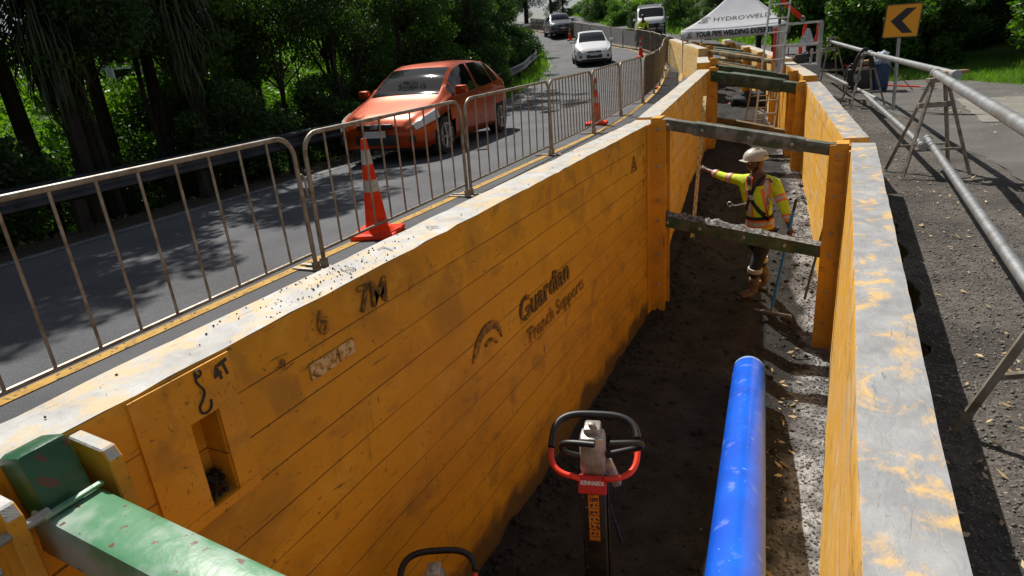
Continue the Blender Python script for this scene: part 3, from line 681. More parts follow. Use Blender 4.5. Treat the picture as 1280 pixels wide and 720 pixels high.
LB=['crowd barrier panel cropped at the bottom left corner','nearest full crowd barrier panel, beside the wall top numbered 6','crowd barrier panel with an orange cone standing just behind it','crowd barrier panel in front of the orange car\'s rear wheel','crowd barrier panel whose far post stands against the mid-distance cone','crowd barrier panel just right of the mid-distance cone','last open-barred crowd barrier before the dark mesh ones']
for i,(a,b) in enumerate(zip(P,P[1:])):
    u=(Vector(b)-Vector(a)).normalized()*.04
    barrier((a[0]+u.x*.5,a[1]+u.y*.5),(b[0]-u.x*.5,b[1]-u.y*.5),LB[i],'bars' if i<4 else 'close')
P=[(-4.42,16.36),(-4.75,18.7),(-5.15,21.0),(-5.6,23.3),(-6.1,25.6)]
for i,(a,b) in enumerate(zip(P,P[1:])): barrier(a,b,'dark mesh-filled barrier, %s of the four between the open panels and the bend'%['nearest','second','third','farthest'][i],'dense')
P=[(-6.15,25.7)];y=25.7
while y<58:
    y+=2.1 if y<40 else 1.6; P.append((road_r(y)+.25,y))
for i,(a,b) in enumerate(zip(P,P[1:])): barrier(a,b,'thin mesh barrier curving uphill behind the white car towards the bend','thin','mesh barriers curving uphill round the bend')
# ------------------------------------------------------------------ cones
def cone(x,y,label,hh=.9,rz=.3,tilt=0,bands=2):
    z=h(x,y); t=thing('traffic_cone',label,'traffic cone',(x,y,z),rz,'orange and white road cones')
    T=Matrix.Translation((x,y,z+.006))@Matrix.Rotation(rz,4,'Z')@Matrix.Rotation(tilt,4,'X')
    def part(name,prof,m,seg=20):
        bm=B(); lathe(bm,prof,seg); bmesh.ops.transform(bm,matrix=T,verts=bm.verts[:]); obj(name,bm,m,t,True)
    k=hh/.9
    def r(zz): return (.115-.088*(zz/.9))*k
    bm=B(); vs=box(bm,(0,0,.022*k),(.42*k,.42*k,.044*k),None,.012); lathe(bm,[(.17*k,.04*k),(.14*k,.06*k),(.125*k,.075*k)],16); bmesh.ops.transform(bm,matrix=T,verts=bm.verts[:]); obj('base',bm,M['orange'],t,True)
    part('cone_body',[(r(.05),.05*k),(r(.88)*1.0,.88*k),(r(.9)*.85,.9*k)],M['orange'])
    for z0,z1 in ((.42,.53),(.67,.80)): part('reflective_band',[(r(z0)+.002,z0*k),(r(z1)+.002,z1*k)],M['reflect'])
    return t
cone(-3.93,4.80,'orange cone with two grey bands standing nearest, behind the barrier',.92,.35)
cone(-4.42,12.75,'orange cone behind the barrier posts in the middle distance, near the left trench post',.9,.2)
cone(-5.2,20.2,'orange cone mostly hidden low behind the dark mesh barriers',.75,.1)
cone(road_r(33)-.35,33,'small orange cone between the white car and the van',.9,.5); cone(road_r(47)-.6,47,'distant orange cone just right of the grey car',.9); cone(-24.2,53.5,'distant orange cone at the left of the grey car',.9)
# ------------------------------------------------------------------ guard rail
def guardrail():
    t=thing('guard_rail','zinc W-beam guard rail curving along the outer edge of the road','guard rail',(-8.95,6,-.2))
    ysx=list(np.linspace(-10,30,60))+list(np.linspace(31,66,50)); prof=[(0,.0),(.05,.03),(.05,.07),(.0,.11),(-.0,.19),(.05,.23),(.05,.27),(0,.30)]
    bm=B(); pr=None
    for y in ysx:
        x=rail_x(y); y2=y+.3; tx=Vector((rail_x(y2)-x,.3,0)).normalized(); n=Vector((tx.y,-tx.x,0)); zb=h(x+.4,y)+.40
        row=[bm.verts.new(Vector((x,y,zb+q[1]))+n*q[0]) for q in prof]; row2=[bm.verts.new(Vector((x,y,zb+q[1]))+n*(q[0]-.012)) for q in prof[::-1]]
        row=row+row2
        if pr:
            for k in range(len(row)): bm.faces.new((pr[k],row[k],row[(k+1)%len(row)],pr[(k+1)%len(row)]))
        else: bm.faces.new(row)
        pr=row
    bm.faces.new(pr[::-1]); obj('beam',bm,M['rail'],t,True)
    y=-9
    while y<64:
        x=rail_x(y); z=h(x,y); bm=B(); tx=Vector((rail_x(y+.3)-x,.3,0)).normalized(); n=Vector((tx.y,-tx.x,0)); c=Vector((x,y,0))-n*.13; box(bm,c+Vector((0,0,z+.13)),(.14,.14,1.0)); box(bm,c+n*.09+Vector((0,0,z+.54)),(.07,.12,.22)); obj('post',bm,M['bark'],t); y+=2.0 if y<30 else 1.7
guardrail()
# ------------------------------------------------------------------ vehicles
def car(name,label,cat,pos,rz,P,paint,scale=1):
    t=thing(name,label,cat,(0,0,0),0); Lc=P['L']; n=90
    X=np.linspace(0,Lc,n); zk=P.get('zk',1)
    def tab(k):
        a=P[k]; v=np.interp(X,[q[0]*Lc for q in a],[q[1] for q in a]); ker=np.array([1,2,3,2,1.])/9; vp=np.pad(v,2,mode='edge'); return np.convolve(vp,ker,'valid')
    zt,zb,w,wr,zs=tab('top'),tab('belt'),tab('w'),tab('wr'),tab('sill')
    rows=[]
    for i in range(n):
        a,b_,W_,r_,s_=zt[i],zb[i],w[i],wr[i],zs[i]
        mid=(s_+b_)/2
        half=[(W_*.86,s_),(W_*.96,s_+.04),(W_*.985,s_+.14),(W_*1.0,mid),(W_*.99,mid+(b_-mid)*.55),(W_*.965,b_-.05),(W_*.93,b_)]
        # greenhouse
        for f in (.33,.66): half.append((W_*.93+(r_-W_*.93)*f*.92,b_+(a-.05-b_)*f))
        half+=[(r_,a-.05*(1 if a-b_>.2 else .5)),(r_*.90,a-.012),(r_*.6,a+.002),(r_*.3,a+.008),(0,a+.01)]
        rows.append([(a_,b2*zk) for a_,b2 in half])
    m=len(rows[0]); body=B(); gl=B(); 
    V={}
    def vert(bm,key,i,j,s,off=0):
        k=(key,i,j,s if j<m-1 else 1)
        if k not in V:
            y,z=rows[i][j]; V[k]=bm.verts.new((-X[i]+0,s*(y+off),z+off*(.6 if j>8 else .1)))
        return V[k]
    xf=lambda i:(X[i]+X[min(i+1,n-1)])/2/Lc
    for i in range(n-1):
        for j in range(m-1):
            for s in (1,-1):
                x=xf(i); g_=False
                if 6<=j<=8: g_=any(u<x<v for u,v in P['sideglass']) and zt[i]-zb[i]>.16
                if j>=10: g_=(P['wind'][0]<x<P['wind'][1]) or (P['rear'][0]<x<P['rear'][1])
                arch=False
                if j<=4:
                    for ax in P['axles']:
                        zc=(rows[i][j][1]+rows[i][j+1][1])/2; 
                        if (x*Lc-ax)**2+(zc-P['wr_'])**2<(P['wr_']*1.16)**2: arch=True
                if arch: continue
                key='g' if g_ else 'b'; bm=gl if g_ else body
                q=[vert(bm,key,i,j,s),vert(bm,key,i+1,j,s),vert(bm,key,i+1,j+1,s),vert(bm,key,i,j+1,s)]
                q=list(dict.fromkeys(q))
                if len(q)>2:
                    try: bm.faces.new(q if s>0 else q[::-1])
                    except ValueError: pass
    for i in (0,n-1):
        ring=[vert(body,'b',i,j,1) for j in range(m)]+[vert(body,'b',i,j,-1) for j in range(m-2,-1,-1)]
        body.faces.new(ring)
    T=Matrix.Translation(pos)@Matrix.Rotation(rz,4,'Z')@Matrix.Scale(scale,4)@Matrix.Translation((Lc/2,0,0))
    def put(name,bm,mt,par=t,sm_=True): 
        bmesh.ops.transform(bm,matrix=T,verts=bm.verts[:]); return obj(name,bm,mt,par,sm_)
    bo=put('body',body,paint,t,'all'); put('window',gl,M['glass'],t,'all')
    # inner dark hull closes arches and underside
    bm=B(); box(bm,(-Lc/2,0,P['wr_']*1.15),(Lc*.86,w.max()*1.55,P['wr_']*1.3)); put('underbody',bm,M['plastic'],t,False)
    for ax in P['axles']:
        for s in (1,-1):
            W_=float(np.interp(ax,X,w)); bm=B(); r=P['wr_']; lathe(bm,[(r*.6,-.10),(r*.93,-.10),(r,-.07),(r,.07),(r*.93,.10),(r*.66,.10),(r*.64,.07)],26,(-ax,s*(W_-.11),r),Matrix.Rotation(R(-90*s),4,'X')); wl=put('wheel',bm,M['tyre'])
            bm=B(); lathe(bm,[(r*.62,.06),(r*.62,.075),(r*.55,.085),(r*.5,.06),(r*.16,.085),(.02,.09)],26,(-ax,s*(W_-.11),r),Matrix.Rotation(R(-90*s),4,'X'))
            put('rim',bm,M['blackmetal'],wl)
            bm=B()
            for k in range(5):
                a=2*math.pi*k/5; c=Vector((-ax,s*(W_-.015),r)); dd=Vector((math.cos(a),0,math.sin(a))); bar(bm,c+dd*.02,c+dd*r*.6,.07,.025)
            lathe(bm,[(r*.66,.088),(r*.66,.1),(r*.57,.1),(r*.57,.088)],26,(-ax,s*(W_-.11),r),Matrix.Rotation(R(-90*s),4,'X'))
            put('spoke',bm,M['rim'],wl)
    W0=float(w.max())
    def sface(xx,j0): # surface half width at x, z
        return 0
    for s in (1,-1):
        # headlamp: patch following the body
        i0=P['lampi'][0];i1=P['lampi'][1]; bm=B(); pr=None
        for i in range(i0,i1+1):
            row=[]
            tt=(i-i0)/(i1-i0)
            for j in (4,5,6,7):
                y,z=rows[i][j]; zz=z-.02*0; row.append(bm.verts.new((-X[i]+.012*(1-tt),s*(y+.006),z+.004)))
            if pr:
                for k in range(3): bm.faces.new((pr[k],row[k],row[k+1],pr[k+1]))
            pr=row
        put('headlight',bm,M['lamp'],t)
        ix=int(P['mirror']*n); bm=B(); y,z=rows[ix][6]; box(bm,(-X[ix]-.02,s*(y+.13),z+.09),(.12,.2,.13),None,.035); bar(bm,(-X[ix],s*(y-.01),z+.03),(-X[ix],s*(y+.08),z+.05),.03,.03); put('mirror',bm,paint,t)
        ia=n-5; bm=B(); pr=None
        for i in range(n-6,n):
            row=[bm.verts.new((-X[i]-.004,s*(rows[i][j][0]+.006),rows[i][j][1])) for j in (4,5,6,7)]
            if pr:
                for k in range(3): bm.faces.new((pr[k],row[k],row[k+1],pr[k+1]))
            pr=row
        put('tail_light',bm,M['red'],t)
        for dx in P['handles']:
            i=int(dx*n); y,z=rows[i][5]; bm=B(); box(bm,(-X[i],s*(y+.008),z-.02),(.18,.03,.03),None,.01); put('door_handle',bm,paint,t)
        for dx in P['doors']:
            bm=B(); pts=[]
            for j in range(2,7):
                i=int(dx*n); y,z=rows[i][j]; pts.append((-X[i],s*(y-.0015),z))
            tube(bm,pts,.004,4); put('door_gap',bm,M['plastic'],t)
    fz=P['front']
    bm=B(); box(bm,(.012,0,fz[0]),(.05,fz[1],fz[2]),None,.015); gr=put('grille',bm,M['plastic'])
    bm=B(); box(bm,(.02,0,fz[3]),(.05,fz[4],fz[5]),None,.02); put('lower_intake',bm,M['plastic'])
    bm=B(); box(bm,(.045,0,fz[6]),(.012,.38,.10)); put('number_plate',bm,M['plate'])
    if P.get('bonnet'):
        bm=B(); box(bm,(.036,0,fz[0]+.0),(.01,.13,.07),None,.01); put('badge',bm,M['rim'],gr)
    for s in (1,-1):
        bm=B(); lathe(bm,[(.055,0),(.055,.02),(.04,.03)],12,(-.03,s*W0*.72,fz[3]),Matrix.Rotation(R(90),4,'Y')); put('fog_lamp',bm,M['plastic'])
    return t,T,put
HATCH=dict(L=3.95,top=[(0,.55),(.02,.66),(.06,.74),(.14,.83),(.22,.92),(.27,1.0),(.37,1.27),(.44,1.40),(.52,1.465),(.68,1.47),(.82,1.42),(.9,1.33),(.955,1.08),(.98,.95),(1,.75)],
 belt=[(0,.50),(.02,.60),(.06,.69),(.14,.77),(.22,.86),(.27,.92),(.4,.93),(.7,.99),(.85,1.04),(.95,1.02),(.98,.9),(1,.7)],
 w=[(0,.50),(.015,.64),(.05,.76),(.12,.83),(.3,.845),(.75,.85),(.9,.82),(.97,.74),(1,.62)],
 wr=[(0,.42),(.02,.52),(.06,.60),(.14,.66),(.22,.70),(.3,.68),(.4,.60),(.6,.58),(.8,.56),(.92,.55),(1,.5)],
 sill=[(0,.26),(.05,.2),(.2,.2),(.8,.2),(.95,.24),(1,.34)],axles=(.76,3.25),wr_=.305,wind=(.255,.435),rear=(.885,.965),sideglass=((.30,.335),(.345,.565),(.585,.76),(.775,.84)),
 lampi=(2,13),mirror=.33,handles=(.56,.75),doors=(.335,.575,.765),front=(.56,.62,.07,.36,.70,.15,.45),bonnet=1)
yaw=math.atan2(9.85-13.1,-6.45+6.85)  # heading towards the camera
hd=math.atan2(-3.1,.35)
CAR,TT,_=car('hatchback_car','orange hatchback driving past behind the barriers','car',(-7.36,11.25,h(-7.0,11.3)+.02),hd,dict(HATCH,zk=.94),M['carorange'],1.13)
HATW=dict(HATCH); HATW['L']=4.1
px=lambda x,y:(x,y,h(x,y)+.01)
car('hatchback_car','white hatchback coming down the hill, following the orange car','car',px(-10.9,31.0),math.atan2(-3.1,1.35),HATW,M['carwhite'],1.0)
SUV=dict(HATCH,L=4.4,top=[(0,.7),(.015,.85),(.05,.93),(.14,1.0),(.24,1.07),(.28,1.14),(.36,1.42),(.42,1.56),(.5,1.65),(.75,1.66),(.9,1.60),(.96,1.3),(.985,1.1),(1,.9)],
 belt=[(0,.62),(.015,.78),(.05,.88),(.14,.94),(.24,1.0),(.28,1.05),(.5,1.07),(.8,1.12),(.96,1.12),(.985,1.0),(1,.85)],w=[(0,.62),(.015,.76),(.05,.86),(.12,.91),(.3,.92),(.9,.91),(.97,.86),(1,.75)],wr=[(0,.55),(.05,.70),(.22,.78),(.3,.76),(.4,.68),(.9,.64),(1,.6)],
 sill=[(0,.36),(.05,.28),(.95,.3),(1,.42)],axles=(.88,3.55),wr_=.36,wind=(.265,.425),front=(.72,.8,.14,.46,.9,.14,.55))
car('suv_car','dark grey off-road car farthest up the road','car',px(-20.3,50.3),math.atan2(-2.6,1.6),SUV,M['cardark'],1.02)
VAN=dict(HATCH,L=4.7,top=[(0,.95),(.01,1.15),(.05,1.30),(.08,1.36),(.12,1.58),(.17,1.85),(.22,1.95),(.5,1.98),(.9,1.97),(.97,1.93),(1,1.8)],
 belt=[(0,.85),(.01,1.0),(.05,1.16),(.12,1.2),(.5,1.2),(1,1.2)],w=[(0,.68),(.015,.8),(.05,.86),(.12,.87),(1,.86)],wr=[(0,.6),(.05,.74),(.1,.8),(.2,.76),(.95,.75),(1,.72)],sill=[(0,.32),(.1,.26),(1,.3)],
 axles=(.75,3.4),wr_=.34,wind=(.075,.195),rear=(.998,1.0),sideglass=((.1,.15),(.165,.30),(.36,.56),(.6,.8)),lampi=(1,7),mirror=.14,handles=(.3,.42),doors=(.16,.34,.58),front=(.92,.9,.18,.5,1.2,.22,.62))
VV,TV,putv=car('work_van','white van with a roof rack parked at the foot of the bank','van',px(-11.0,42.3),math.atan2(-2.9,.9),VAN,M['carwhite'],1.0)
bm=B()
for s in (1,-1): bar(bm,(-1.0,s*.66,2.06),(-4.4,s*.66,2.06),.04,.04)
for x in (-1.1,-2.2,-3.3,-4.3): bar(bm,(x,-.68,2.09),(x,.68,2.09),.04,.04); [box(bm,(x,s*.66,2.02),(.04,.04,.1)) for s in (1,-1)]
putv('roof_rack',bm,M['alu'],VV,False)
bm=B(); 
for zz in (.35,.5,.65,.8,.95): bar(bm,(.10,-.8,zz),(.10,.8,zz),.04,.05)
for yy in (-.75,-.3,.3,.75): bar(bm,(.11,yy,.3),(.11,yy,1.02),.05,.05)
putv('bull_bar',bm,M['plastic'],VV,False)
bm=B(); box(bm,(-1.85,.875,1.1),(.95,.02,1.45),None,.01); putv('open_side_door',bm,M['plastic'],VV,False)
# ------------------------------------------------------------------ blue pipe
t=thing('water_pipe','thick bright blue plastic pipe lying along the trench','pipe',(-.6,6.1,-1.9))
bm=B(); a=Vector((-.615,6.35,-1.755)); b=Vector((-.20,1.9,-1.02)); 
tube(bm,[a+(b-a)*k/12+Vector((0,0,.012*math.sin(k*.5))) for k in range(13)],.158,40); obj('pipe_body',bm,M['blue'],t,True)
d=(a-b).normalized(); bm=B(); lathe(bm,[(.160,-.055),(.1605,-.01),(.150,.012),(.125,.016),(.03,.016)],40,a,frame_between((0,0,0),d)); obj('end_cap',bm,M['pipeend'],t,True)
bl=thing('timber_block','square timber block under the near end of the blue pipe','timber',(-.22,2.2,-1.9)); bm=B()
for k in range(2): box(bm,(-.22,2.2,-1.86+k*.28),(.9,.26,.27),None,.01)
box(bm,(-.22,2.2,-1.36),(.7,.24,.24),None,.01); obj('timber',bm,M['wood'],bl)
# ------------------------------------------------------------------ rammers
def rammer(x,y,zf,label,rz,stick=True,hgt=1.0,ext=0):
    t=thing('trench_rammer',label,'rammer',(x,y,zf),rz,'upright petrol rammers in the trench')
    T=Matrix.Translation((x,y,zf))@Matrix.Rotation(rz,4,'Z')@Matrix.Scale(hgt,4)
    def put(n,bm,m,par=t,s=True): bmesh.ops.transform(bm,matrix=T,verts=bm.verts[:]); return obj(n,bm,m,par,s)
    bm=B(); box(bm,(0,0,.42+ext/2),(.125,.15,.84+ext),None,.012); box(bm,(0,0,.03),(.24,.30,.06),None,.01); bar(bm,(-.068,.02,.1),(-.068,.02,.84+ext),.014,.02); bar(bm,(.068,.02,.1),(.068,.02,.84+ext),.014,.02); leg=put('column',bm,M['blackmetal'])
    T=T@Matrix.Translation((0,0,ext))
    bm=B(); box(bm,(0,.0,1.0),(.135,.13,.25),None,.03); box(bm,(0,.02,1.135),(.09,.10,.05),None,.015); hs=put('motor_housing',bm,M['silver'])
    bm=B(); lathe(bm,[(.02,0),(.02,.025),(.012,.03)],10,(0,0,1.155)); put('filler_cap',bm,M['silver'],hs); bm=B(); box(bm,(.10,.0,.87),(.05,.05,.16),Matrix.Rotation(R(-20),4,'Y'),.01); put('throttle_casting',bm,M['silver'],hs)
    # loop handle in a tilted plane
    c=Vector((0,.06,1.0)); ux=Vector((1,0,0)); uy=Vector((0,.86,.50)).normalized()
    pt=lambda a,rx,ry: c+ux*rx*math.cos(a)+uy*ry*math.sin(a)
    rr=lambda a: (.215,.185)
    def sup(a):  # rounded rectangle
        e=.62; ca,sa=math.cos(a),math.sin(a); return c+ux*.235*math.copysign(abs(ca)**e,ca)+uy*.19*math.copysign(abs(sa)**e,sa)
    bm=B(); tube(bm,[sup(R(k)) for k in range(8,186,6)],.0205,10); put('grip_loop',bm,M['black'])
    bm=B(); pts=[sup(R(k)) for k in range(184,262,6)]+[Vector((-.05,-.07,.86))]; tube(bm,pts,.0165,10); put('red_handle',bm,M['red'])
    bm=B(); pts=[Vector((.05,-.07,.86))]+[sup(R(k)) for k in range(280,370,6)]; tube(bm,pts,.0165,10); put('red_handle',bm,M['red'])
    # short side grips
    bm=B(); tube(bm,smoothpath([(-.07,-.03,.99),(-.15,-.05,1.02),(-.17,-.05,1.07),(-.12,-.07,1.10),(.02,-.095,1.11)],2),.017,9); put('side_grip',bm,M['black'])
    bm=B(); tube(bm,smoothpath([(.07,-.02,1.0),(.18,-.03,1.04),(.26,-.05,1.08),(.26,-.07,1.12),(.10,-.09,1.12)],2),.017,9); put('side_grip',bm,M['black'])
    bm=B(); tube(bm,[(.085,-.08,.74),(.12,-.11,.62)],.006,6); tube(bm,[(.12,-.11,.62),(.15,-.13,.52)],.010,6); put('lever',bm,M['black'])
    bm=B(); tube(bm,smoothpath([(.06,.03,.95),(.13,.05,.86),(.10,.04,.70),(.07,.03,.55)],2),.007,6); put('throttle_cable',bm,M['black'])
    if stick:
        bm=B(); box(bm,(0,-.092,.855),(.15,.03,.10),Matrix.Rotation(R(-18),4,'X'),.006); bd=put('hire_badge',bm,M['redlabel'],t,False)
        bm=B(); box(bm,(0,-.1035,.823),(.14,.008,.026),Matrix.Rotation(R(-18),4,'X')); put('badge_strip',bm,M['ink'],bd,False)
        Q=T@Matrix.Rotation(R(72),4,'X') if False else T
        def lt(s,size,z,yy,mm,par,off=0,sx=1):
            mw=T@planemat((0,yy,z),(1,0,0),(0,math.sin(R(18))*0+.309,.951)); return text('label_lettering',s,size,mw,M[mm],par,.001,off,0,sx)
        lt('KENNARDS',.031,.872,-.1045,'white',bd,.0012,.78); lt('HIRE',.018,.8255,-.1105+.001,'white',bd,.0005)
        bm=B(); box(bm,(0,-.0770,.62),(.058,.003,.31)); box(bm,(-.0655,-.01,.55),(.004,.05,.2)); sl=put('warning_label',bm,M['orangelabel'],leg,False)
        bm=B()
        for k in range(5): box(bm,(0,-.0790,.495+.048*k),(.052,.001,.003)); box(bm,(-.012,-.0790,.515+.048*k),(.014,.001,.016)); box(bm,(.014,-.0790,.515+.048*k),(.012,.001,.012))
        put('label_marks',bm,M['ink'],sl,False)
        mw=T@planemat((0,-.0792,.745),(1,0,0),(0,0,1)); text('label_lettering','108',.034,mw,M['ink'],sl,.001,.001)
    return t
rammer(-1.12,2.98,-1.95,'rammer with the red hire badge and orange warning strip, standing by the blue pipe',R(14),True,1.08,.21)
rammer(-1.63,2.0,-1.93,'rammer cropped by the bottom edge, only its black loop and motor top showing',R(26),False,.84,.17)
# ------------------------------------------------------------------ people
def skin(name,nodes,edges,m,parent,sub=2,root=0):
    me=bpy.data.meshes.new(name); me.from_pydata([n[0] for n in nodes],edges,[]); o=bpy.data.objects.new(name,me); COL.objects.link(o)
    md=o.modifiers.new('s','SKIN'); md.use_smooth_shade=True
    for i,n in enumerate(nodes):
        r=n[1]; me.skin_vertices[0].data[i].radius=(r,r) if not isinstance(r,tuple) else r; me.skin_vertices[0].data[i].use_root=(i==root)
    s=o.modifiers.new('u','SUBSURF'); s.levels=sub; s.render_levels=sub
    bpy.context.view_layer.update(); dg=bpy.context.evaluated_depsgraph_get(); m2=bpy.data.meshes.new_from_object(o.evaluated_get(dg)); bpy.data.objects.remove(o)
    m2.materials.clear(); m2.polygons.foreach_set('use_smooth',[True]*len(m2.polygons)); return linkmesh(name,m2,m,parent)
def joinmesh(objs,name):
    bm=B()
    for o in objs: bm.from_mesh(o.data); 
    me=bpy.data.meshes.new(name); bm.to_mesh(me); bm.free(); par=objs[0].parent; m=objs[0].data.materials[0]
    for o in objs: bpy.data.objects.remove(o)
    me.polygons.foreach_set('use_smooth',[True]*len(me.polygons)); return linkmesh(name,me,m,par)
def hand(c,fwd,palm,mt,parent,s=1,curl=.9,left=False):
    """five separate fingers; fwd = along forearm, palm = palm normal"""
    c=Vector(c);f=Vector(fwd).normalized();p=(Vector(palm)-f*f.dot(Vector(palm))).normalized();w_=f.cross(p)*(1 if left else -1)
    N=[(c,.026),(c+f*.045,.034),(c+f*.085,.036)];E=[(0,1),(1,2)]
    for k,(o,l) in enumerate(((-.033,.070),(-.011,.080),(.011,.075),(.032,.058))):
        b=len(N); q=c+f*.09+w_*o; N.append((q,.0105)); E.append((2,b)); a=0;pp=q
        for j in range(3):
            a+=curl*(.45 if j==0 else .75); pp=pp+(f*math.cos(a)+p*math.sin(a))*l*(.45,.32,.25)[j]*s; N.append((pp,.0098-.001*j)); E.append((b+j,b+j+1))
    b=len(N); q=c+f*.03-w_*.036; N.append((q,.013)); E.append((1,b)); q2=q+(f*.7-w_*.45+p*.5)*.04; N.append((q2,.0115)); E.append((b,b+1)); q3=q2+(f*.6+p*.7)*.032; N.append((q3,.010)); E.append((b+1,b+2))
    return N,E
def merge(N,E,N2,E2,link):
    b=len(N); N+=N2; E+=[(i+b,j+b) for i,j in E2]; E.append((link,b))
def person_worker():
    base=Vector((-.80,8.62,0)); zf=floor_z(-.82,8.6)+.0
    t=thing('person','man in white helmet and yellow hi-vis shirt reaching out to the measuring staff','person',(-.82,8.62,zf))
    V=lambda x,y,z: Vector((x,y,z))
    pel=V(-.80,8.68,-.90); ch=V(-.84,8.66,-.45); up=V(-.86,8.66,-.24); nk=V(-.87,8.65,-.13); hd=V(-.89,8.64,-.03); ht=V(-.89,8.645,.09)
    sR=V(-1.04,8.72,-.25); eR=V(-1.28,8.86,-.24); wR=V(-1.49,9.0,-.185)
    sL=V(-.66,8.60,-.26); eL=V(-.53,8.50,-.54); wL=V(-.455,8.42,-.76)
    hR=V(-.88,8.72,-.95); kR=V(-.80,8.90,-1.33); aR=V(-.74,8.98,-1.72); tR=V(-.86,8.93,floor_z(-.86,8.93)+.05)
    hL=V(-.73,8.66,-.95); kL=V(-.82,8.52,-1.36); aL=V(-.83,8.58,-1.72); tL=V(-.99,8.50,floor_z(-.99,8.5)+.05)
    N=[(pel,.13),(ch,(.15,.12)),(up,.12),(nk,.055),(hd,.075),(ht,.072),
       (sR,.062),(eR,.045),(wR,.030),(sL,.062),(eL,.045),(wL,.030),
       (hR,.09),(kR,.062),(aR,.045),(tR,.038),(hL,.09),(kL,.062),(aL,.045),(tL,.038)]
    E=[(0,1),(1,2),(2,3),(3,4),(4,5),(2,6),(6,7),(7,8),(2,9),(9,10),(10,11),(0,12),(12,13),(13,14),(14,15),(0,16),(16,17),(17,18),(18,19)]
    n,e=hand(wR+(wR-eR).normalized()*.03,(wR-eR),(.2,.3,-.3),None,None,1,.7); merge(N,E,n,e,8)
    n,e=hand(wL+(wL-eL).normalized()*.02,(.03,-.1,-1),(.8,-.3,.1),None,None,1,1.25,True); merge(N,E,n,e,11)
    body=skin('body',N,E,M['skin'],t,2)
    # face: nose, ears, beard on the same figure as children
    hq=V(-.93,8.595,-.03); fd=V(-.80,-.55,-.18).normalized(); rt=fd.cross(V(0,0,1)).normalized(); upv=rt.cross(fd)
    hc=hd+V(0,0,.02)
    bm=B(); bmesh.ops.create_uvsphere(bm,u_segments=20,v_segments=16,radius=1); 
    Mh=Matrix(((rt.x,fd.x,upv.x,hc.x),(rt.y,fd.y,upv.y,hc.y),(rt.z,fd.z,upv.z,hc.z),(0,0,0,1)))
    for v in bm.verts:
        x,y,z=v.co; v.co=Vector((x*.078*(1-.15*max(0,-z)),y*.096+(.012 if y>0 and z<-.3 else 0),z*.115))
    bmesh.ops.transform(bm,matrix=Mh,verts=bm.verts[:]); head=obj('head',bm,M['skin'],t,'all')
    bm=B(); prism(bm,[(-.014,.09,-.025),(.014,.09,-.025),(.006,.088,.02),(-.006,.088,.02)],(0,.02,-.004)); 
    for s in (1,-1): bmesh.ops.create_uvsphere(bm,u_segments=8,v_segments=6,radius=.018,matrix=Matrix.Translation((s*.08,-.005,0))@Matrix.Scale(.5,4,(1,0,0)))
    bmesh.ops.transform(bm,matrix=Mh,verts=bm.verts[:]); obj('nose_and_ears',bm,M['skin'],head,'all')
    bm=B()
    for s in (1,-1): bmesh.ops.create_uvsphere(bm,u_segments=8,v_segments=6,radius=.009,matrix=Matrix.Translation((s*.03,.088,.018)))
    bmesh.ops.transform(bm,matrix=Mh,verts=bm.verts[:]); obj('eye',bm,M['white'],head)
    bm=B(); box(bm,(0,.094,-.055),(.045,.012,.010),None,.003); bmesh.ops.transform(bm,matrix=Mh,verts=bm.verts[:]); obj('mouth',bm,M['wood'],head)
    bm=B(); bmesh.ops.create_uvsphere(bm,u_segments=18,v_segments=12,radius=1)
    for v in bm.verts: x,y,z=v.co; v.co=Vector((x*.083,y*.100-.002,z*.118))
    bmesh.ops.delete(bm,geom=[v for v in bm.verts if v.co.z>-.03 or v.co.y<.01],context='VERTS'); bmesh.ops.transform(bm,matrix=Mh,verts=bm.verts[:]); obj('beard',bm,M['black'],head,'all')
    # helmet
    bm=B(); prof=[(.128,-.0),(.130,.02),(.124,.06),(.105,.10),(.07,.128),(.03,.14),(.002,.142)]; lathe(bm,prof,24); 
    for v in bm.verts: v.co.y*=1.15
    box(bm,(0,.135,.004),(.16,.08,.012),None,.005)
    for s in (-.045,0,.045): tube(bm,[(s,.12,.06),(s,.07,.118),(s,0,.146),(s,-.08,.12),(s,-.13,.05)],.007,5)
    Mt=Mh@Matrix.Translation((0,-.005,.045))@Matrix.Rotation(R(6),4,'X'); bmesh.ops.transform(bm,matrix=Mt,verts=bm.verts[:]); hl=obj('helmet',bm,M['helmet'],t,True)
    bm=B()
    for k in range(6):
        a=R(40+k*20)
        for s in (1,-1): box(bm,(s*.122*math.cos(R(10+k*14))*1.0,.125*math.sin(R(-50+k*26))*1.0,.05),(.012,.03,.016))
    bmesh.ops.transform(bm,matrix=Mt,verts=bm.verts[:]); obj('vent',bm,M['black'],hl)
    bm=B(); tube(bm,smoothpath([Mh@Vector((.1,.02,.04)),Mh@Vector((.085,.03,-.06)),Mh@Vector((.0,.07,-.125)),Mh@Vector((-.085,.03,-.06)),Mh@Vector((-.1,.02,.04))],2),.005,5); obj('chin_strap',bm,M['black'],hl)
    # clothing shells
    N=[(pel+V(0,0,.03),.18),(pel.lerp(ch,.5),(.175,.15)),(ch,(.185,.155)),(up,(.145,.13)),(nk+V(0,0,-.03),.07),
       (sR,.085),(sR.lerp(eR,.5),.068),(eR,.062),(eR.lerp(wR,.8),.046),(sL,.085),(sL.lerp(eL,.5),.068),(eL,.064),(eL.lerp(wL,.85),.047),(pel+V(0,0,-.06),.16)]
    E=[(0,1),(1,2),(2,3),(3,4),(3,5),(5,6),(6,7),(7,8),(3,9),(9,10),(10,11),(11,12),(0,13)]
    sh=skin('hi_vis_shirt',N,E,M['hivis'],t,2,2)
    wrap_depth=.0
    from mathutils.bvhtree import BVHTree
    bmx=B(); bmx.from_mesh(sh.data); bv=BVHTree.FromBMesh(bmx)
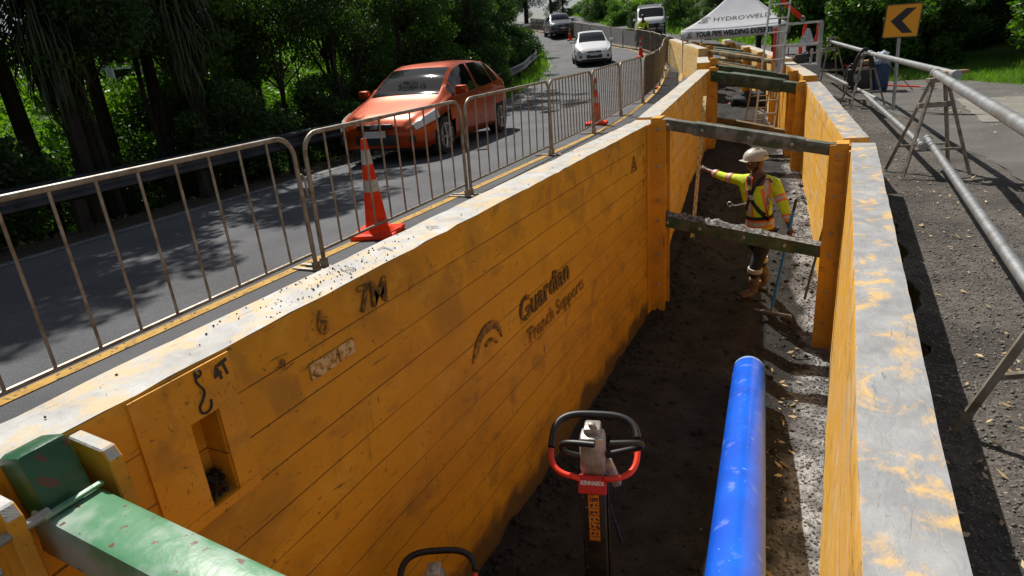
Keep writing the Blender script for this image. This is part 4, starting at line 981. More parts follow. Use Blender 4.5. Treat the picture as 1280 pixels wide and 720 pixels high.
    def ring(c,axis,width,m,name,off=.004,par=sh,n=28,rad=.4):
        axis=Vector(axis).normalized(); u=axis.orthogonal().normalized(); v=axis.cross(u); bm=B(); rows=[]
        for dz in (-width/2,0,width/2):
            row=[]
            for k in range(n):
                dr=u*math.cos(2*math.pi*k/n)+v*math.sin(2*math.pi*k/n); o=c+axis*dz
                hit=bv.ray_cast(o,dr,rad); q=(hit[0] if hit[0] else o+dr*.12)+dr*off
                if (q-c).length>rad: q=o+dr*.12
                row.append(bm.verts.new(q))
            rows.append(row)
        for a in (0,1):
            for k in range(n): bm.faces.new((rows[a][k],rows[a][(k+1)%n],rows[a+1][(k+1)%n],rows[a+1][k]))
        return obj(name,bm,m,par,'all')
    def stripe(path,width,m,name,off,par=sh,dirv=V(-.45,-.9,0)):
        dirv=dirv.normalized(); bm=B(); pr=None; path=smoothpath(path,2)
        for i,p in enumerate(path):
            tg=(path[min(i+1,len(path)-1)]-path[max(i-1,0)]).normalized(); sd=tg.cross(dirv).normalized(); row=[]
            for s in (-1,0,1):
                o=p+sd*s*width/2+dirv*.6; hit=bv.ray_cast(o,-dirv,1.2); q=(hit[0] if hit[0] else p)+dirv*off; row.append(bm.verts.new(q))
            if pr:
                for k in (0,1):
                    if (row[k].co-pr[k].co).length<.12: bm.faces.new((pr[k],row[k],row[k+1],pr[k+1]))
            pr=row
        return obj(name,bm,m,par,'all')
    ax=(ch-pel)
    for cc,o1,o2 in ((pel.lerp(ch,.28),.10,.052),(pel.lerp(ch,.0),.085,.045)):
        ring(cc,ax,o1,M['hivisorange'],'orange_band',.006,rad=.26); ring(cc,ax,o2,M['silverband'],'reflective_band',.010,rad=.26)
    for a_,b_ in ((sR,eR),(eR,wR),(sL,eL),(eL,wL)):
        for f in (.62,):
            cc=a_.lerp(b_,f if a_ in (sR,sL) else .55)
            ring(cc,b_-a_,.085,M['hivisorange'],'orange_band',.005,rad=.12); ring(cc,b_-a_,.045,M['silverband'],'reflective_band',.009,rad=.12)
    for s,xx in ((1,-.98),(-1,-.74)):
        p0=[V(-.95,8.6,-.17),V(-.93,8.55,-.42),V(-.90,8.55,-.74)] if s==1 else [V(-.76,8.55,-.17),V(-.74,8.5,-.40),V(-.68,8.5,-.74)]
        stripe(p0,.085,M['hivisorange'],'orange_band',.006); stripe(p0,.045,M['silverband'],'reflective_band',.010)
    hn=stripe([V(-.98,8.55,-.17),V(-.92,8.5,-.45),V(-.80,8.5,-.60),V(-.70,8.5,-.72)],.045,M['navy'],'harness',.016,t)
    stripe([V(-.80,8.55,-.15),V(-.90,8.5,-.38),V(-1.0,8.55,-.62)],.042,M['navy'],'harness',.016,t); ring(pel.lerp(ch,.45),ax,.045,M['navy'],'harness',.016,t,rad=.26)
    bm=B(); tube(bm,smoothpath([V(-.96,8.50,-.5),V(-1.08,8.42,-.52),V(-1.12,8.42,-.50)],1),.012,6); box(bm,V(-.90,8.50,-.43),(.05,.03,.06),None,.01); tube(bm,arc(V(-1.14,8.42,-.50),.028,0,6.28,12,(1,0,0),(0,.3,1)),.006,6); obj('carabiner',bm,M['galv'],hn)
    # trousers, knee bands, boots
    N=[(pel,.150),(hR.lerp(pel,.3),.12),(hR+V(0,0,-.06),.105),(kR,.078),(kR.lerp(aR,.45),.07),(hL.lerp(pel,.3),.12),(hL+V(0,0,-.06),.105),(kL,.078),(kL.lerp(aL,.45),.07)]
    skin('trousers',N,[(0,1),(1,2),(2,3),(3,4),(0,5),(5,6),(6,7),(7,8)],M['navy'],t,2)
    for k,a_ in ((kR,aR),(kL,aL)):
        bm=B(); c=k.lerp(a_,.12); lathe(bm,[(.088,-.03),(.090,0),(.087,.03)],20,c,frame_between(a_,k)); obj('knee_band',bm,M['silverband'],t,True)
        foot=tR if k is kR else tL; fl=floor_z(foot.x,foot.y)
        heel=V(a_.x,a_.y,floor_z(a_.x,a_.y)+.055)
        N=[(k.lerp(a_,.38),.074),(a_+V(0,0,.08),.066),(heel+V(0,0,.035),.058),(heel.lerp(foot,.55)+V(0,0,.01),.052),(foot,.042)]
        bo=skin('boot',N,[(0,1),(1,2),(2,3),(3,4)],M['boot'],t,2)
        bm=B(); dd=(foot-heel); bar(bm,heel-dd*.3+V(0,0,-.045),foot+dd.normalized()*.03+V(0,0,-.045),.10,.03,.01); obj('sole',bm,M['black'],bo)
    return wR,wL
person_worker()
wk=[o for o in bpy.data.objects if o.get('label','').startswith('man in white helmet')][0]
wk.matrix_basis=wk.matrix_basis@Matrix.Diagonal((1.06,1.0,1.0,1))
# rake
t=thing('rake','wide-headed rake with a bright blue handle held by the man in the trench','rake',(-.52,8.32,floor_z(-.5,8.3)))
gr=Vector((-.44,8.40,-.86)); z0=floor_z(-.56,8.33)
a=Vector((-.58,8.33,z0+.04)); b=a+(gr-a)*1.42
bm=B(); tube(bm,[a+(b-a)*.06,b-(b-a)*.09],.019,10); obj('handle',bm,M['bluehandle'],t,True)
bm=B(); tube(bm,[b-(b-a)*.09,b],.0185,10); obj('handle_grip',bm,M['black'],t,True)
bm=B(); tube(bm,[a,a+(b-a)*.075],.014,8); c=a; box(bm,c,(.52,.03,.05),Matrix.Rotation(R(-12),4,'Z'),.006); tube(bm,[a+Vector((-.12,0,.02)),a+(b-a)*.06,a+Vector((.12,0,.0))],.006,6); obj('rake_head',bm,M['galv'],t,True)
t=thing('timber_lath','thin dark stick leaning on the right trench wall beside the blue rake handle','stick',(-.1,8.9,-1.8)); bm=B(); bar(bm,(-.20,8.75,-1.85),(.03,9.2,-.42),.02,.035); obj('stick',bm,M['blackmetal'],t)
# bag and hard hat farther down the trench
zz=floor_z(-2.6,18.3)
bm=B(); c=(-2.75,20.2,floor_z(-2.75,20.2)+.0); lathe(bm,[(.17,0),(.19,.02),(.155,.04),(.14,.12),(.10,.18),(.04,.205),(.002,.21)],20,c); o=obj('hard_hat',bm,M['red'],None,True); tag(o,'red hard hat on the trench floor beyond the struts','hard hat')
bm=B(); bmesh.ops.create_icosphere(bm,subdivisions=4,radius=1)
for v in bm.verts:
    n_=mnoise.noise(v.co*1.8); v.co=Vector((v.co.x*.55,v.co.y*.3,max(v.co.z,-.3)*.28))*(1+.35*n_)+Vector((-2.25,19.9,floor_z(-2.2,19.9)+.1))
tag(obj('kit_bag',bm,M['navy'],None,'all'),'slumped dark bag beside the red hard hat in the trench','bag')
# ------------------------------------------------------------------ trestles and pipes on the right
def trestle(cx,cy,rz,hh,label,wid=.74):
    z=h(cx,cy)+.02; t=thing('trestle',label,'trestle',(cx,cy,z),rz,'A-frame trestles carrying grey pipes')
    T=Matrix.Translation((cx,cy,z))@Matrix.Rotation(rz,4,'Z')
    for sx in (-1,1):
        for sy in (-1,1):
            bm=B(); bar(bm,(sx*.08,sy*.03,hh-.02),(sx*wid/2,sy*.24,0),.035,.035,.003); bmesh.ops.transform(bm,matrix=T,verts=bm.verts[:]); obj('leg',bm,M['galv' if False else 'barrier'],t)
    bm=B(); bar(bm,(-.20,0,hh-.28),(.20,0,hh-.28),.05,.06,.004); bmesh.ops.transform(bm,matrix=T,verts=bm.verts[:]); obj('cross_bar',bm,M['barrier'],t)
    for sy in (-1,1):
        bm=B(); bar(bm,(-wid*.36,sy*.18,.30),(wid*.36,sy*.18,.30),.025,.025); bmesh.ops.transform(bm,matrix=T,verts=bm.verts[:]); obj('lower_bar',bm,M['barrier'],t)
    bm=B(); box(bm,(0,0,hh-.0),(.26,.10,.05),None,.005); bmesh.ops.transform(bm,matrix=T,verts=bm.verts[:]); obj('head',bm,M['barrier'],t)
    return t
trestle(1.02,9.25,R(20),1.08,'trestle standing alone on the tarmac in the middle distance')
trestle(1.06,3.12,R(28),1.08,'nearest trestle, only one leg in view at the right edge')
trestle(.42,16.3,R(28),1.05,'trestle hung with a black hose beside the generator')
trestle(-.35,21.0,R(30),1.15,'farthest trestle, beside the aluminium platform')
def pipe(name,pts,r,label,cat='pipe',m='galv',group='grey steel pipes along the trench edge'):
    t=thing(name,label,cat,pts[0],0,group); bm=B(); tube(bm,pts,r,18,cap=False); a=Vector(pts[-1]);d=(Vector(pts[-1])-Vector(pts[-2])).normalized(); obj('pipe_body',bm,M[m],t,True)
    bm=B()
    for e,dd in ((Vector(pts[0]),(Vector(pts[0])-Vector(pts[1])).normalized()),(a,d)):
        lathe(bm,[(r*1.0,0),(r*1.22,.0),(r*1.22,-.12),(r,-.12)],18,e+dd*.001,frame_between((0,0,0),dd))
    for e,dd in ((Vector(pts[0]),(Vector(pts[0])-Vector(pts[1])).normalized()),(a,d)):
        pass
    obj('pipe_collar',bm,M[m],t,True)
    return t
zt=lambda x,y,hh: h(x,y)+.02+hh
U1=Vector((1.00,9.2,.905)); 
pipe('steel_pipe',[(1.0,2.2,.92),(1.0,9.55,.905)],.046,'upper grey pipe running from the right edge to the lone trestle')
pipe('steel_pipe',[(1.14,8.9,.92),(.40,16.9,.89)],.043,'upper grey pipe between the lone trestle and the hose-hung trestle')
pipe('steel_pipe',[(.50,15.9,.90),(-.45,21.6,1.06)],.043,'farthest upper grey pipe reaching the platform')
pipe('steel_pipe',[(1.05,2.2,.12),(1.02,9.6,.12)],.040,'lower grey pipe nearest the camera, low above the gravel')
pipe('steel_pipe',[(.93,8.95,.12),(.40,16.4,.10)],.040,'lower grey pipe in the middle, ending at the lone trestle')
pipe('steel_pipe',[(.62,14.6,.12),(-.40,21.2,.17)],.038,'farthest lower grey pipe beyond the hose-hung trestle')
bm=B(); box(bm,(1.16,9.25,.93),(.26,.12,.035),Matrix.Rotation(R(25),4,'Z'),.004); tag(obj('timber_offcut',bm,M['wood']),'small timber offcut lying on top of the lone trestle','timber')
# hose
bm=B()
for k in range(4):
    tube(bm,smoothpath([(.22-.03*k,16.2,.15+.05*k),(.16+.02*k,16.15,.6),(.30,16.2,.98+.01*k),(.48,16.25,.93+.01*k),(.52+.02*k,16.2,.6)],2),.028,7)
tag(obj('hose_coil',bm,M['black'],None,True),'black hose looped over the second trestle from the camera','hose')
# generator, bin, board
gx,gy=.62,19.4; z=h(gx,gy)
t=thing('generator','black portable generator under a timber board behind the hose-hung trestle','generator',(gx-.25,gy,z)); bm=B(); box(bm,(gx-.25,gy,z+.32),(.55,.5,.5),None,.04); obj('engine_block',bm,M['plastic'],t,True)
bm=B()
for s in (-1,1):
    for u in (-1,1): tube(bm,smoothpath([(gx-.25+s*.32,gy+u*.27,z),(gx-.25+s*.32,gy+u*.27,z+.66),(gx-.25,gy+u*.27,z+.68)],2),.018,6)
obj('tube_frame',bm,M['blackmetal'],t,True); bm=B(); lathe(bm,[(.10,0),(.10,.03),(.04,.06)],14,(gx-.3,gy-.26,z+.35),Matrix.Rotation(R(90),4,'X')); obj('recoil_starter',bm,M['silver'],t,True)
bm=B(); box(bm,(gx,gy+.05,z+.74),(.75,.4,.05),Matrix.Rotation(R(-5),4,'Y')); tag(obj('timber_board',bm,M['wood']),'short timber board laid over the generator','timber')
bm=B(); lathe(bm,[(.17,0),(.20,.05),(.22,.62),(.235,.63),(.235,.66),(.19,.66),(.17,.1)],16,(gx+.22,gy-.1,z)); tag(obj('rubbish_bin',bm,M['bluebin'],None,True),'dark blue bin stuffed with a plastic bag beside the generator','bin')
bm=B(); bmesh.ops.create_icosphere(bm,subdivisions=3,radius=1)
for v in bm.verts: v.co=Vector((v.co.x*.2,v.co.y*.2,v.co.z*.22))*(1+.5*mnoise.noise(v.co*3))+Vector((gx+.22,gy-.1,z+.72))
tag(obj('plastic_bag',bm,M['clearbag'],None,'all'),'crumpled grey plastic bag bulging out of the blue bin','bag')
# tools on the verge
t=thing('shovel','shovel with an orange shaft lying on the verge beside the bin','shovel',(1.5,19.5,h(1.5,19.5))); bm=B(); zg=h(1.5,19.5)+.06; tube(bm,[(1.0,19.6,zg+.05),(1.75,19.3,zg)],.02,8); obj('shaft',bm,M['orange'],t,True); bm=B(); box(bm,(1.9,19.24,zg),(.32,.2,.02),Matrix.Rotation(R(-20),4,'Z'),.005); obj('blade',bm,M['barrier'],t)
t=thing('steel_bar','thin pole propped from the bin towards the sign post','pole',(1.1,19.0,h(1,19))); bm=B(); tube(bm,[(.75,19.1,.75),(1.55,18.7,h(1.5,18.7)+.05)],.012,6); obj('pole',bm,M['barrier'],t)
bm=B(); tube(bm,[(-.0,24.8,h(0,24.8)+.12),(1.3,24.3,h(1.3,24.3)+.14)],.09,10,True,[.05,.10]); tag(obj('warning_barrier_board',bm,M['red'],None,True),'long red and white object lying on grass behind the farthest trestle','board')
# ------------------------------------------------------------------ chevron sign
t=thing('chevron_sign','orange road sign with a black chevron pointing left, on a grey post','road sign',(.98,15.45,-.2))
bm=B(); tube(bm,[(.98,15.48,-.3),(.915,15.52,1.75)],.032,12); obj('post',bm,M['galv'],t,True)
sc=Vector((.945,15.45,1.485)); ang=R(4); ux=Vector((math.cos(R(-12)),math.sin(R(-12)),-.02)).normalized(); uz=Vector((.05,0,1)).normalized()
def sgn(pts,d0,d1,name,m,par):
    bm=B(); nrm=ux.cross(uz).normalized(); prism(bm,[sc+ux*p[0]+uz*p[1]+nrm*d0 for p in pts],nrm*(d1-d0)); return obj(name,bm,M[m],par)
def rrect(s,r): 
    o=[]
    for cx_,cy_,a in ((s-r,s-r,0),(-s+r,s-r,90),(-s+r,-s+r,180),(s-r,-s+r,270)): o+=[(cx_+r*math.cos(R(a+k*18)),cy_+r*math.sin(R(a+k*18))) for k in range(6)]
    return o
sgn(rrect(.312,.035),0,.006,'sign_plate','ink',t); sp=sgn(rrect(.298,.03),.006,.008,'sign_face','signy',t)
c_=.20
def chev(x): return x
sgn([(.21,.225),(.035,.225),(-.20,.0),(.035,-.225),(.21,-.225),(.0,0)],.008,.0095,'chevron','ink',t)
bm=B(); pr=rrect(.29,.03); 
nrm=ux.cross(uz).normalized(); tube(bm,[sc+ux*p[0]+uz*p[1]+nrm*.0085 for p in pr+[pr[0]]],.004,4); obj('border_line',bm,M['ink'],t)
# ------------------------------------------------------------------ tent
def tent():
    x0,x1,y0,y1=-5.18,-1.80,24.2,27.4; ze=1.68; t=thing('canopy_tent','white pop-up tent with black lettering straddling the far end of the trench','tent',((x0+x1)/2,(y0+y1)/2,.2))
    ap=Vector(((x0+x1)/2+.02,(y0+y1)/2,3.02)); C=[Vector((x0,y0,ze)),Vector((x1,y0,ze-.02)),Vector((x1,y1,ze+.03)),Vector((x0,y1,ze+.03))]
    bm=B(); rows=[]
    n=14; V={}
    for s in range(4):
        a,b=C[s],C[(s+1)%4]; pr=None
        for i in range(n+1):
            f=i/n; row=[]
            for k in range(n+1):
                q=a.lerp(b,k/n).lerp(ap,f); q.z-=.16*math.sin(math.pi*min(f*1.0,1))*(1-.35*f)+.05*math.sin(math.pi*k/n)*(1-f); row.append(bm.verts.new(q))
            if pr:
                for k in range(n): bm.faces.new((pr[k],pr[k+1],row[k+1],row[k]))
            pr=row
    bmesh.ops.remove_doubles(bm,verts=bm.verts[:],dist=.003); cn=obj('canopy',bm,M['canvas'],t,'all')
    sm_=cn.modifiers.new('th','SOLIDIFY'); sm_.thickness=.01
    bm=B()
    for s in range(4):
        a,b=C[s],C[(s+1)%4]; pr=None; o=(a+b)/2-(C[0]+C[2])/2; o.z=0; o=o.normalized()
        for k in range(17):
            q=a.lerp(b,k/16); dz=.05*math.sin(math.pi*k/16); row=[bm.verts.new(q+o*.012+Vector((0,0,.005-dz))),bm.verts.new(q+o*(.03+.015*math.sin(k*1.9))+Vector((0,0,-.31-dz*.6)))]
            if pr: bm.faces.new((pr[0],row[0],row[1],pr[1]))
            pr=row
    vl=obj('valance',bm,M['canvas'],t,'all'); sm_=vl.modifiers.new('th','SOLIDIFY'); sm_.thickness=.006
    for (x,y) in ((x0+.05,y0+.05),(x0+.12,y1-.05),(x1-.05,y0+.05),(x1-.1,y1-.05)):
        bm=B(); tube(bm,[(x,y,h(x,y)),(x,y,ze-.02)],.022,6); obj('leg',bm,M['barrier'],t)
    bm=B()
    for k in range(4):
        a,b=C[k],C[(k+1)%4]; pts=[a.lerp(b,i/6)+Vector((0,0,-.08 if i%2 else -.36)) for i in range(7)]; pts=[p+((C[0]+C[2])/2-p)*.02 for p in pts]; tube(bm,pts,.012,4)
    obj('scissor_frame',bm,M['barrier'],t)
    # lettering
    u=(C[1]-C[0]).normalized(); mw=planemat(C[0].lerp(C[1],.52)+Vector((0,-.075,-.175)),u,(0,0,1)); text('valance_lettering','YOUR PIPE WELDING EXPERTS',.225,mw,M['ink'],vl,.002,.010,0,.80)
    mid=(C[0]+C[1])/2; sl=(ap-mid); nn=u.cross(sl).normalized()
    pc=mid.lerp(ap,.27)+u*.23+Vector((0,0,-.02))+ (nn if nn.y<0 else -nn)*.05
    rt_=text('roof_lettering','HYDROWELD',.30,planemat(pc,u,sl),M['greyink2'],cn,.002,0,0,1.0)
    from mathutils.bvhtree import BVHTree
    bb=B(); bb.from_mesh(cn.data); bvh=BVHTree.FromBMesh(bb); nn2=nn if nn.y<0 else -nn
    def conform(o):
        mi=o.matrix_basis.inverted()
        for v in o.data.vertices:
            p=o.matrix_basis@v.co; hit=bvh.ray_cast(p+nn2*1.0,-nn2,2.0)
            if hit[0]: v.co=mi@(hit[0]+nn2*.012)
    conform(rt_)
    def emblem(c,y_,s,par,m):
        bm=B(); uu=u; vv=Vector(y_).normalized()
        for r_,a0,a1 in ((.15,20,300),(.095,60,330),(.045,0,350)): tube(bm,arc(c,r_*s,R(a0),R(a1),16,uu,vv),.014*s,4)
        tube(bm,[c-vv*.15*s-uu*.02*s,c-vv*.15*s-uu*.26*s],.014*s,4); tube(bm,[c-vv*.10*s-uu*.16*s,c-vv*.10*s-uu*.22*s],.022*s,4)
        eo=obj('swirl_emblem',bm,m,par)
        if par is cn: conform(eo)
    emblem(pc-u*1.18+Vector((0,0,0)),sl,1,cn,M['greyink2']); emblem(C[0].lerp(C[1],.10)+Vector((0,-.075,-.17)),(0,0,1),.62,vl,M['ink'])
M['greyink2']=mat('grey_printed_ink',(.14,.14,.16),.7)
tent()
# ------------------------------------------------------------------ platform and ladder
def platform():
    x0,x1,y0,y1=-1.45,-.55,17.2,18.4; zg=h(-.6,17.5); t=thing('access_platform','grey aluminium access platform with red handrail sleeves beside the trench','platform',(-1,17.8,zg))
    def f(name,segs,m='alu',w_=.05):
        bm=B(); [bar(bm,a,b,w_,w_,.004) for a,b in segs]; return obj(name,bm,M[m],t)
    zd=.62
    for (x,y) in ((x0,y0),(x1,y0),(x0,y1),(x1,y1)): f('post',[((x,y,zg),(x,y,1.60))],w_=.055)
    f('deck',[((x0,y0+(y1-y0)*k/8,zd),(x1,y0+(y1-y0)*k/8,zd)) for k in range(9)],w_=.07)
    bm=B(); box(bm,((x0+x1)/2,y0-.03,zd-.05),(x1-x0+.06,.03,.22)); obj('kick_board',bm,M['alu'],t)
    f('top_rail',[((x0,y0,1.6),(x1,y0,1.6)),((x0,y1,1.6),(x1,y1,1.6)),((x1,y0,1.6),(x1,y1,1.6))])
    f('mid_rail',[((x0,y0,1.12),(x1,y0,1.12)),((x0,y1,1.12),(x1,y1,1.12)),((x1,y0,1.12),(x1,y1,1.12))],w_=.045)
    bm=B(); box(bm,(x0+.12,y0-.01,1.1),(.16,.03,1.0)); obj('side_panel',bm,M['alu'],t)
    bm=B()
    for x in (x0-.05,):
        tube(bm,[(x,y0-.04,.80),(x-.0,y0-.04,1.55)],.03,8)
    obj('red_sleeve',bm,M['red'],t,True)
    for a,b in (((x0+.45,y1,.72),(x0+.45,y1,1.05)),((x0+.5,y1,1.15),(x0+.52,y1,1.56)),((x1-.10,y1-.1,1.16),(x1-.06,y1-.1,1.58))): bm=B(); tube(bm,[a,b],.045,10); obj('red_sleeve',bm,M['red'],t,True)
platform()
t=thing('winch_bag','grey tool bag slung on the platform rail between two red sleeves','tool bag',(-.85,17.9,1.14)); bm=B(); prism(bm,[(-1.02,17.85,1.14),(-.68,17.85,1.14),(-.80,17.85,1.46),(-.86,17.85,1.47)],(0,.22,0)); obj('bag_body',bm,M['clearbag'],t)
t=thing('gas_bottle','black welding set with chrome fittings on the platform deck','welder',(-.85,17.7,.66)); bm=B(); box(bm,(-.95,17.75,.80),(.25,.3,.22),None,.04); tube(bm,smoothpath([(-.9,17.6,.9),(-.78,17.6,1.0),(-.70,17.6,.75)],2),.02,6); obj('welder_case',bm,M['plastic'],t,True); bm=B(); tube(bm,[(-.72,17.6,.68),(-.70,17.6,1.02)],.03,8); obj('fitting',bm,M['silver'],t,True)
def ladder(a,b,wid,label,m='barrier',n=None):
    a=Vector(a);b=Vector(b);t=thing('ladder',label,'ladder',a,0,'ladders standing in the trench'); u=Vector(wid); 
    for s in (-.5,.5):
        bm=B(); bar(bm,a+u*s,b+u*s,.02,.045); obj('stile',bm,M[m],t)
    L_=(b-a).length; k=.15
    while k<L_:
        c=a+(b-a)*(k/L_); bm=B(); tube(bm,[c-u*.5,c+u*.5],.016,6); obj('rung',bm,M[m],t); k+=.30
ladder((-1.58,16.35,-1.05),(-1.40,17.0,2.35),(.42,.12,0),'tall aluminium ladder standing up out of the trench in front of the tent','alu')
ladder((-1.95,17.3,-1.0),(-1.75,17.9,.70),(.42,.1,0),'short timber ladder lower in the trench behind the tall one','wood')
# boom with orange end
t=thing('lifting_arm','orange and green lifting arm poking above the platform','lifting arm',(-1.42,17.25,1.6)); bm=B(); bar(bm,(-1.42,17.2,1.62),(-1.42,17.2,2.35),.05,.05); obj('mast',bm,M['greendirty'],t); bm=B(); bar(bm,(-1.40,17.2,2.12),(-.98,17.2,1.72),.07,.09); obj('orange_arm',bm,M['orange'],t); bm=B(); tube(bm,arc((-.93,17.2,1.70),.04,0,6.2,8,(1,0,0),(0,0,1)),.018,6); obj('hook',bm,M['silver'],t,True)
# ------------------------------------------------------------------ background people
def simple_person(x,y,face,label,top,legs,hat=None,arms=.4,base=None):
    z=h(x,y) if base is None else base; t=thing('person',label,'person',(x,y,z)); f=Vector((math.cos(face),math.sin(face),0)); s=Vector((-f.y,f.x,0)); o=Vector((x,y,z)); U_=Vector((0,0,1))
    P_=lambda a,b,c: o+f*a+s*b+U_*c
    N=[(P_(0,0,.95),.13),(P_(0,0,1.2),.125),(P_(0,0,1.42),.11),(P_(0,0,1.52),.05),(P_(.01,0,1.62),.085),(P_(.01,0,1.72),.075)];E=[(0,1),(1,2),(2,3),(3,4),(4,5)]
    for q in (1,-1):
        b=len(N); N+=[(P_(0,q*.2,1.4),.06),(P_(.05,q*.27,1.12),.045),(P_(.05+arms,q*.15,1.08),.035)]; E+=[(2,b),(b,b+1),(b+1,b+2)]
        n,e=hand(P_(.08+arms,q*.15,1.08),f,-U_,None,None,1,.8,q>0); merge(N,E,n,e,b+2)
        b=len(N); N+=[(P_(0,q*.1,.88),.09),(P_(.03,q*.12,.5),.065),(P_(0,q*.13,.1),.045),(P_(.14,q*.13,.05),.04)]; E+=[(0,b),(b,b+1),(b+1,b+2),(b+2,b+3)]
    skin('body',N,E,M['skin'],t,1)
    N=[(P_(0,0,.95),.155),(P_(0,0,1.2),.15),(P_(0,0,1.42),.125)];E=[(0,1),(1,2)]
    for q in (1,-1): b=len(N); N+=[(P_(0,q*.2,1.4),.08),(P_(.05,q*.27,1.12),.065),(P_(.05+arms*.8,q*.18,1.09),.05)]; E+=[(2,b),(b,b+1),(b+1,b+2)]
    skin('shirt',N,E,M[top],t,1)
    N=[(P_(0,0,.93),.15)];E=[]
    for q in (1,-1): b=len(N); N+=[(P_(0,q*.1,.85),.11),(P_(.03,q*.12,.5),.085),(P_(0,q*.13,.12),.075)]; E+=[(0,b),(b,b+1),(b+1,b+2)]
    skin('trousers',N,E,M[legs],t,1)
    bm=B(); c=P_(.01,0,1.70)
    lathe(bm,[(.115,0),(.115,.02),(.10,.07),(.06,.11),(.005,.12)],14,c); obj('helmet' if hat else 'hair',bm,M[hat] if hat else M['black'],t,True)
simple_person(-10.55,39.1,R(-60),'person in a yellow and orange hi-vis shirt standing in front of the white van','hivis','navy',None)
simple_person(-3.15,29.3,R(170),'person in an orange shirt and dark trousers bending towards the left under the tent','orangecloth','navy',None,.45)
simple_person(-2.6,29.2,R(0),'person in an orange shirt and black trousers standing right of the other under the tent','orangecloth','navy',None,.2)
# ------------------------------------------------------------------ vegetation
def leafcloud(name,N,clumps,size,m,seed,aspect=.5,droop=.3):
    r=np.random.default_rng(seed); C=np.array([c[:3] for c in clumps]); Rr=np.array([c[3] for c in clumps]); wts=Rr**2.2; wts/=wts.sum()
    k=r.choice(len(C),N,p=wts); d=r.normal(size=(N,3)); d/=np.linalg.norm(d,axis=1)[:,None]; rad=r.random(N)**.42; p=C[k]+d*(rad*Rr[k])[:,None]*np.array([1,1,.72])
    a=r.normal(size=(N,3)); a[:,2]-=droop; a/=np.linalg.norm(a,axis=1)[:,None]; b=np.cross(a,r.normal(size=(N,3))); b/=np.linalg.norm(b,axis=1)[:,None]
    s=size*(.6+.8*r.random(N))[:,None]; V=np.stack([p-a*s*.5,p+b*s*aspect*.5,p+a*s*.5,p-b*s*aspect*.5],1).reshape(-1,3); F=np.arange(N*4).reshape(N,4)
    me=meshnp(name,V,F); me.materials.append(m); return me
def clumpset(seed,R0,H0,n,cr,flat=.7):
    r=np.random.default_rng(seed); out=[]
    for i in range(n):
        th=r.random()*6.28; rr=R0*math.sqrt(r.random()); zz=H0+(r.random()-.5)*2*R0*flat; q=1-abs(zz-H0)/(R0*flat+.01)*.5; out.append((rr*q*math.cos(th),rr*q*math.sin(th),zz,cr*(.6+.8*r.random())))
    return out
def trunkmesh(name,H,r,seed,limbs=5,spread=1.3,lean=.3,cl=None):
    rn=random.Random(seed); bm=B(); dx,dy=rn.uniform(-lean,lean),rn.uniform(-lean,lean); pts=[Vector((dx*(k/6)**1.3+rn.uniform(-.05,.05),dy*(k/6)**1.3+rn.uniform(-.05,.05),-.4+(H+.4)*k/6)) for k in range(7)]
    tube(bm,pts,r,8,True,[r*(1.25-.95*k/6) for k in range(7)])
    for i in range(limbs):
        f=rn.uniform(.35,.95); k=int(f*6); p=pts[k]; 
        if cl: c=cl[rn.randrange(len(cl))]; e=Vector(c[:3])
        else: th=rn.random()*6.28; e=p+Vector((math.cos(th)*spread,math.sin(th)*spread,spread*.8))
        mid=p.lerp(e,.5)+Vector((rn.uniform(-.2,.2),rn.uniform(-.2,.2),rn.uniform(-.1,.3))); tube(bm,smoothpath([p,mid,e],1),r,5,True,[r*.45,r*.4,r*.33,r*.25,r*.17,r*.08])
    me=bpy.data.meshes.new(name); bm.to_mesh(me); bm.free(); me.polygons.foreach_set('use_smooth',[True]*len(me.polygons)); me.materials.append(M['bark']); return me
PROT={}
def proto(key,N,R0,H0,n,cr,size,m,H,r,seed,limbs=6,asp=.5,flat=.7):
    cl=clumpset(seed,R0,H0,n,cr,flat); PROT[key]=(leafcloud('crown_'+key,N,cl,size,m,seed,asp),trunkmesh('trunk_'+key,H,r,seed,limbs,cl=cl))
proto('a',11500,1.9,5.2,34,.55,.11,M['leafd'],6.2,.085,1); proto('b',12000,2.1,4.6,36,.55,.12,M['leafm'],5.8,.075,2); proto('c',9500,1.6,4.0,30,.5,.10,M['leafd'],5.2,.065,3,8)
proto('low',11000,1.3,1.3,30,.42,.09,M['leafd'],2.0,.04,4,8); proto('lowm',11000,1.2,1.1,28,.40,.10,M['leafm'],1.8,.04,5,8); proto('lime',9000,1.1,1.0,26,.36,.09,M['leafl'],1.6,.035,6,8)
proto('big',26000,3.2,5.5,60,.8,.20,M['leafm'],8,.22,7,9); proto('bigd',26000,3.4,6,60,.85,.22,M['leafd'],8.5,.25,8,9)
proto('pine',22000,2.7,6.2,70,.75,.24,M['pine'],11,.22,9,14,.18,2.0)
def plant(key,name,label,cat,x,y,sc,rz,group,zoff=0,z=None,sz=None,nocrown=False):
    z=h(x,y) if z is None else z; t=thing(name,label,cat,(x,y,z+zoff),0,group); t.matrix_basis=Matrix.Translation((x,y,z+zoff))@Matrix.Rotation(rz,4,'Z')@Matrix.Diagonal((sc,sc,sz or sc,1))
    cm,tm=PROT[key]
    for nm,me in (('crown',cm),('trunk',tm)):
        o=bpy.data.objects.new(nm,me); COL.objects.link(o); o.parent=t
    return t
rn=random.Random(11)
proto('tall',5600,2.4,8.6,20,.46,.13,M['leafd'],9.2,.12,31)
proto('mixm',14000,1.9,1.9,34,.5,.15,M['leafm'],3.2,.05,33,8)
proto('mix',13000,1.9,2.6,34,.5,.11,M['leafl'],3.6,.05,32,8)
GL='roadside trees along the guard rail'
def lt_(i): return ['dark leafy tree with a slim bare trunk just behind the guard rail','bushy green tree crowding the left roadside behind the guard rail','thin-stemmed dark tree in the thicket behind the guard rail'][i]
